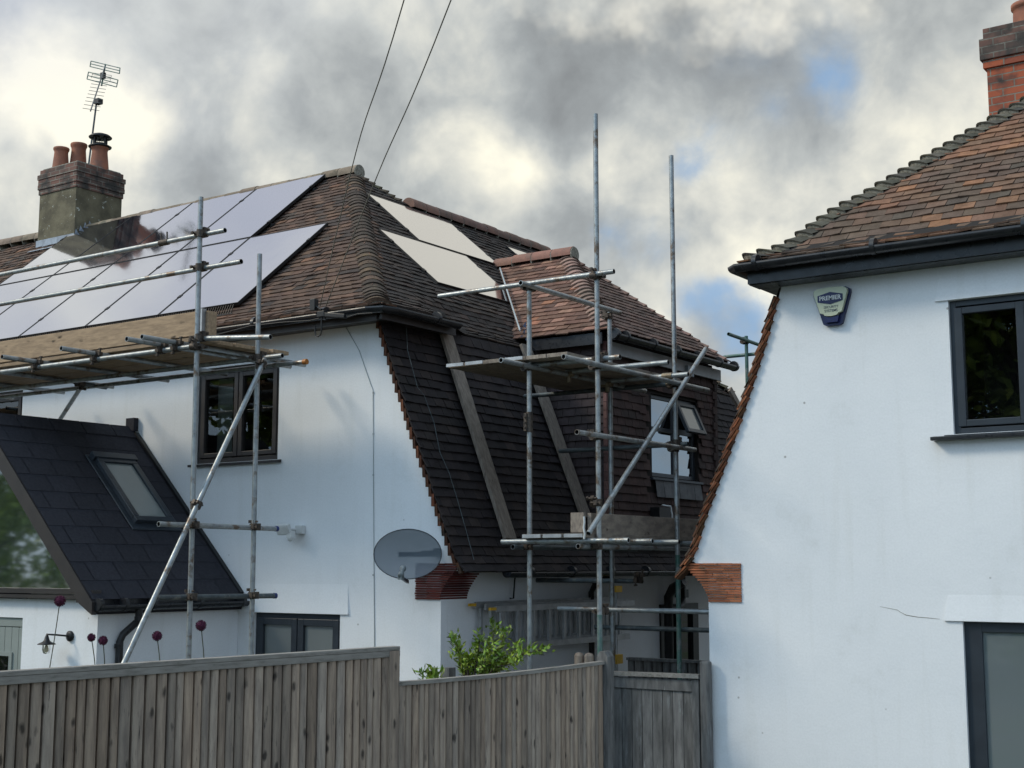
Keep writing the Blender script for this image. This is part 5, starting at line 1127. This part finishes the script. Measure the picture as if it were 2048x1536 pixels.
q = at(643, 628, Y=9.98); m.box(q-V((.05, .02, .03)), q+V((.05, .02, .03))); m.bar(q+V((.03, 0, -.01)), at(690, 632, Y=9.98), .03, .04); m.build('insulator', m_black, o, bevel=.008)
m = MB(); h = [at(x, y, Y=9.98) for x, y in ((643, 634), (643, 662), (641, 670), (636, 673), (631, 670), (630, 660), (630, 652))]; m.path(h, .008, 8); m.build('hook', m_black, o)
m = MB(); m.path([at(x, y, Y=9.99) for x, y in ((425, 672), (500, 652), (560, 645), (620, 641), (650, 634), (690, 636), (715, 628), (745, 626))], .006, 6); m.build('loose_cable', m_black, o)

# ================================================================== fence, gate
def boards(parent, pA, pB, ztop, zbot, n, seed, lean=.0, mt=None, th=.016, wide=.085):
    rr = random.Random(seed); pA, pB = V(pA), V(pB); d = (pB-pA); L_ = d.length; d.normalize(); nn = V((d.y, -d.x, 0)); st = L_/n
    ws_ = [rr.uniform(.78, 1.22) for _ in range(n)]; tot = sum(ws_); cum = 0.0; full_ = L_
    for i in range(n):
        st = full_*ws_[i]/tot; p_off = full_*cum/tot; cum += ws_[i]
        m = MB(); a = pA+d*p_off; c_ = rr.uniform(.72, 1.28); w_ = rr.uniform(.95, 1.05); tn = (c_*w_, c_, c_/w_)
        z0 = zbot; zt = ztop(p_off/full_); zt2 = ztop((p_off+st)/full_); j = rr.uniform(-.003, .003); half = st*.5
        # rounded half-log strip standing proud over the joint of thin boards
        P = []; prof_ = [(.0, -.02), (.0, .012), (.10, .021), (.45, .026), (.74, .022), (.84, .010), (.84, -.02)]
        for z in (z0, None):
            for f, h in prof_: zz = z if z is not None else zt+(zt2-zt)*f; P.append(a+d*(st*f)+nn*(h+j)+V((0, 0, zz)))
        k = len(prof_); m.add(P, [(q, q+1, k+q+1, k+q) for q in range(k-1)]+[tuple(range(k, 2*k))], tn)
        m.add([a-nn*.014+V((0, 0, z0)), a+d*st-nn*.014+V((0, 0, z0)), a+d*st-nn*.014+V((0, 0, zt2)), a-nn*.014+V((0, 0, zt))], [(0, 1, 2, 3)], tuple(x*.8 for x in tn))
        m.build('board', mt or m_fence, parent)
f1a, f1b = V((-6.74, 4.25, 0)), V((-6.41, 7.66, 0))
F1 = thing('garden_fence', (-6.55, 6, 0), 'tall weathered close board fence panel with flat capping, at the lower left', 'fence', 'close board fence panels')
boards(F1, f1a, f1b, lambda t: 1.885, -.0, 46, 11)
m = MB(); m.bar(f1a+V((0, 0, 1.90)), f1b+V((0.005, .09, 1.90)), .075, .03); m.bar(f1a+V((.028, 0, 1.862)), f1b+V((.033, .09, 1.862)), .016, .045); m.build('capping', m_fencecap, F1, bevel=.004)
m = MB(); m.box((f1b.x-.06, f1b.y-.02, 0), (f1b.x+.040, f1b.y+.085, 1.883)); m.build('post', m_fence, F1)
f2a, f2b = V((-6.375, 7.74, 0)), V((-6.26, 10.40, 0))
F2 = thing('garden_fence', (-6.3, 9, 0), 'lower weathered fence panel stepping down beside the shrub', 'fence', 'close board fence panels')
sag = lambda t: 1.635-.03*math.sin(math.pi*t)*.5
boards(F2, f2a, f2b, sag, -.0, 40, 12)
m = MB(); N_ = 10
for i in range(N_): t0, t1 = i/N_, (i+1)/N_; m.bar(f2a+(f2b-f2a)*t0+V((0, 0, sag(t0)+.013)), f2a+(f2b-f2a)*t1+V((0, 0, sag(t1)+.013)), .07, .028)
m.build('capping', m_fencecap, F2)
m = MB(); m.prism([(f2b.x-.05, f2b.y, 0), (f2b.x+.06, f2b.y, 0), (f2b.x+.06, f2b.y, 1.70), (f2b.x+.03, f2b.y, 1.745), (f2b.x-.02, f2b.y, 1.745), (f2b.x-.05, f2b.y, 1.70)], (0, .11, 0)); m.build('post', m_gate, F2)
G = thing('garden_gate', (-6.2, 11.15, 0), 'dark weathered wooden gate closing the passage between the houses', 'gate')
gx0, gx1, gy_ = at(1213, 1345, Y=11.12).x, at(1399, 1350, Y=11.12).x, 11.12
zt0, zt1 = at(1213, 1345, Y=gy_).z, at(1399, 1352, Y=gy_).z
m = MB(); nb_ = 8
for i in range(nb_):
    a, b = gx0+.06+(gx1-gx0-.12)*i/nb_, gx0+.06+(gx1-gx0-.12)*(i+1)/nb_; c_ = random.uniform(.75, 1.25); m.box((a+.003, gy_-.004, 0.05), (b-.003, gy_+.012, zt0-.12), (c_, c_, c_))
m.build('board', m_gate, G)
m = MB(); m.box((gx0, gy_-.025, .05), (gx0+.07, gy_+.02, zt0-.02)); m.box((gx1-.07, gy_-.025, .05), (gx1, gy_+.02, zt0-.02)); m.box((gx0+.07, gy_-.022, zt0-.13), (gx1-.07, gy_+.018, zt0-.03)); m.build('gate_frame', m_gate, G, bevel=.004)
m = MB(); m.add([(gx0-.02, gy_-.05, zt0-.02), (gx1+.01, gy_-.05, zt1-.02), (gx1+.01, gy_-.05, zt1+.015), (gx0-.02, gy_-.05, zt0+.015), (gx0-.02, gy_+.04, zt0-.02), (gx1+.01, gy_+.04, zt1-.02), (gx1+.01, gy_+.04, zt1+.015), (gx0-.02, gy_+.04, zt0+.015)], [(0, 1, 2, 3), (3, 2, 6, 7), (4, 7, 6, 5), (0, 3, 7, 4), (1, 5, 6, 2)]); m.build('capping', m_fencecap, G)
px = at(1410, 1340, Y=11.1).x; m = MB(); m.box((px-.05, 11.08, 0), (px+.04, 11.17, at(1410, 1322, Y=11.1).z)); m.build('post', m_gate, G, bevel=.02)
px = at(1196, 1330, Y=11.3).x
F3 = thing('garden_fence', (-6.3, 13.4, 0), 'fence seen over the top of the gate at the back of the passage', 'fence', 'close board fence panels')
z3 = at(1300, 1318, Y=13.2).z; boards(F3, (-7.6, 13.2, 0), (-4.5, 13.2, 0), lambda t: z3-.02, 0, 30, 14, mt=m_gate)
m = MB(); m.box((-7.6, 13.15, z3-.02), (-4.5, 13.23, z3+.01)); m.build('capping', m_gate, F3)
o = thing('fence_post', (-7.0, 11.2, 0), 'round topped fence post behind the step in the capping, next to the passage standard', 'post')
p = at(1171, 1318, Y=10.9); m = MB()
for dx in (-.07, .04): m.tube((p.x+dx, 10.9, 0), (p.x+dx, 10.9, p.z+.03), .045, 14); m.lathe([(.045, 0), (.035, .02), (0, .03)], (p.x+dx, 10.9, p.z+.03), 14)
m.build('post', m_fence, o)
o = thing('fence_post', (-7.6, 9.8, 0), 'short dark post top behind the lower fence, left of the shrub', 'post')
p = at(896, 1345, Y=10.0); m = MB(); m.box((p.x-.05, 9.95, 0), (p.x+.05, 10.05, at(896, 1335, Y=10).z)); m.build('post', m_gate, o)

# ================================================================== plants
def leaf(m, p, d, up, ln, wd, tint):
    d = d.normalized(); s_ = d.cross(up); s_ = s_.normalized() if s_.length > .01 else V((1, 0, 0)); n_ = s_.cross(d)
    m.add([p, p+d*ln*.45+s_*wd*.5-n_*wd*.12, p+d*ln-n_*ln*.12, p+d*ln*.45-s_*wd*.5-n_*wd*.12, p+d*ln*.5+n_*wd*.10], [(0, 1, 4), (1, 2, 4), (2, 3, 4), (3, 0, 4)], tint, True)
def rv(rr): return V((rr.gauss(0, 1), rr.gauss(0, 1), rr.gauss(0, 1))).normalized()
def shrub(name, root, tips, lab, seed, nl, ln=.058, spread=.075):
    nl = int(nl*1.9)
    rr = random.Random(seed); o = thing(name, root, lab, 'shrub'); root = V(root); st = MB(); lf = MB()
    for tip in tips:
        tip = V(tip); mid = root+(tip-root)*.5+rv(rr)*.05+V((0, 0, .06)); pts = [root, root+(mid-root)*.5, mid, mid+(tip-mid)*.5+rv(rr)*.02, tip]; st.path(pts, [.012, .010, .008, .005, .003], 6)
        for i in range(nl):
            t = rr.uniform(.38, 1.05); q = pts[int(min(t, .999)*4)]; q2 = pts[min(int(min(t, .999)*4)+1, 4)]; f = (min(t, .999)*4) % 1
            p = q+(q2-q)*f+rv(rr)*rr.uniform(.0, spread); c_ = rr.uniform(.55, 1.5); y_ = rr.uniform(.85, 1.25)
            leaf(lf, p, (rv(rr)+V((0, 0, .45))+(tip-root).normalized()*.5), rv(rr)+V((0, 0, 1)), ln*rr.uniform(.7, 1.3), ln*.42, (c_*y_, c_, c_*.9))
    st.build('stem', m_bark, o); lf.build('foliage', m_leaf, o); return o
Ys = 9.6
P_ = lambda x, y, dy=0: at(x, y, Y=Ys+dy)
shrub('shrub', P_(940, 1400), [P_(990, 1255), P_(1010, 1262, .2), P_(960, 1275, -.1), P_(1035, 1290, .1), P_(985, 1290, -.2), P_(905, 1275), P_(915, 1290, .1), P_(1060, 1300), P_(1090, 1298, .1), P_(940, 1315, -.1), P_(1010, 1310), P_(925, 1325), P_(970, 1320, .2), P_(1040, 1320, -.1)],
      'bright green leafy shrub rising behind the lower fence in front of the ladders', 3, 46)
shrub('shrub', P_(870, 1410), [P_(842, 1347), P_(868, 1344, .1), P_(850, 1360), P_(882, 1352)], 'small sprig of green leaves peeping over the fence near the step', 4, 18, ln=.07)
fl = [((120, 1202), (97, 1350), .105, 'tallest purple allium head on a leaning stem beside the wall lantern'), ((183, 1275), (192, 1350), .075, 'left one of the close pair of purple allium heads'), ((206, 1281), (210, 1350), .085, 'right one of the close pair of purple allium heads'),
      ((314, 1272), (322, 1350), .087, 'purple allium head between the scaffold brace and the first standard'), ((402, 1251), (410, 1350), .092, 'purple allium head just right of the first scaffold standard')]
for (hx, hy), (bx, by), dm, lab in fl:
    yy = 6.3; h = at(hx, hy, Y=yy); b = at(bx, by, Y=yy); b2 = b+(b-h)*1.2; o = thing('allium', (b2.x, yy, max(0, b2.z)), lab, 'flower', 'alliums behind the fence')
    m = MB(); m.path([b2, b, (b+h)/2+V((.004, 0, 0)), h], .0035, 6); m.build('stem', m_stem, o)
    m = MB(); r_ = dm/2*.78; rr = random.Random(hx); NN = 150
    m.lathe([(math.sin(math.pi*i/8)*r_*.8, -math.cos(math.pi*i/8)*r_*.8) for i in range(9)], h, 12)
    for i in range(NN):
        z = 1-2*(i+.5)/NN; ph_ = i*2.39996; q = V((math.sqrt(1-z*z)*math.cos(ph_), math.sqrt(1-z*z)*math.sin(ph_), z)); leaf(m, h+q*r_*.7, q+rv(rr)*.3, rv(rr), r_*.42, r_*.25, (1, 1, 1))
    m.build('flower_head', m_flower, o)

# trees behind the photographer, mirrored in the window panes
def tree_mesh(seed, hgt, rad, nleaf):
    rr = random.Random(seed); tr = MB(); lf = MB(); tr.path([(0, 0, 0), (.1, 0, hgt*.25), (0, .1, hgt*.5), (.05, 0, hgt*.85)], [.22, .18, .12, .04], 8)
    cl = []
    for k in range(34):
        a = rr.uniform(0, 6.28); z = hgt*rr.uniform(.22, 1.0); r_ = rad*rr.uniform(.1, 1)*math.sin(math.pi*min(.95, max(.12, (z/hgt-.05)))); c_ = V((math.cos(a)*r_, math.sin(a)*r_, z)); cl.append(c_); tr.path([(0, 0, z*.7), tuple(c_*.6+V((0, 0, z*.3))), tuple(c_)], [.05, .03, .012], 5)
    for i in range(nleaf):
        c_ = rr.choice(cl); p = c_+rv(rr)*rr.uniform(.2, .95); t_ = rr.uniform(.5, 1.6); leaf(lf, p, rv(rr), rv(rr), .30, .16, (t_, t_, t_*.9))
    return tr, lf
tr, lf = tree_mesh(2, 8.5, 3.2, 5200)
def mk(mb, nm, mt):
    o = mb.build(nm, mt); o.location = (0, 0, 0); return o
spots = [(-22, -7, 1.0, 'nearest'), (-27, -1, .9, 'second'), (-17, -11, 1.05, 'third'), (-9, -13, 1.1, 'fourth'), (-31, -9, 1.2, 'fifth'), (-3, -11, 1.15, 'sixth'), (-13, -14, 1.25, 'seventh'), (-7.5, -9, 1.35, 'eighth')]
tobj, lobj = mk(tr, 'trunk', m_bark), mk(lf, 'crown', m_tree)
for i, (x, y, s_, nm) in enumerate(spots):
    o = thing('garden_tree', (x, y, 0), f'{nm} of the leafy green trees mirrored in the window glass', 'tree', 'trees mirrored in the windows'); o.scale = (s_, s_, s_); o.rotation_euler = (0, 0, i*1.3)
    for c_ in (tobj, lobj):
        q = c_ if i == 0 else c_.copy()
        if i: sc.collection.objects.link(q)
        q.parent = o; q.location = (0, 0, 0)
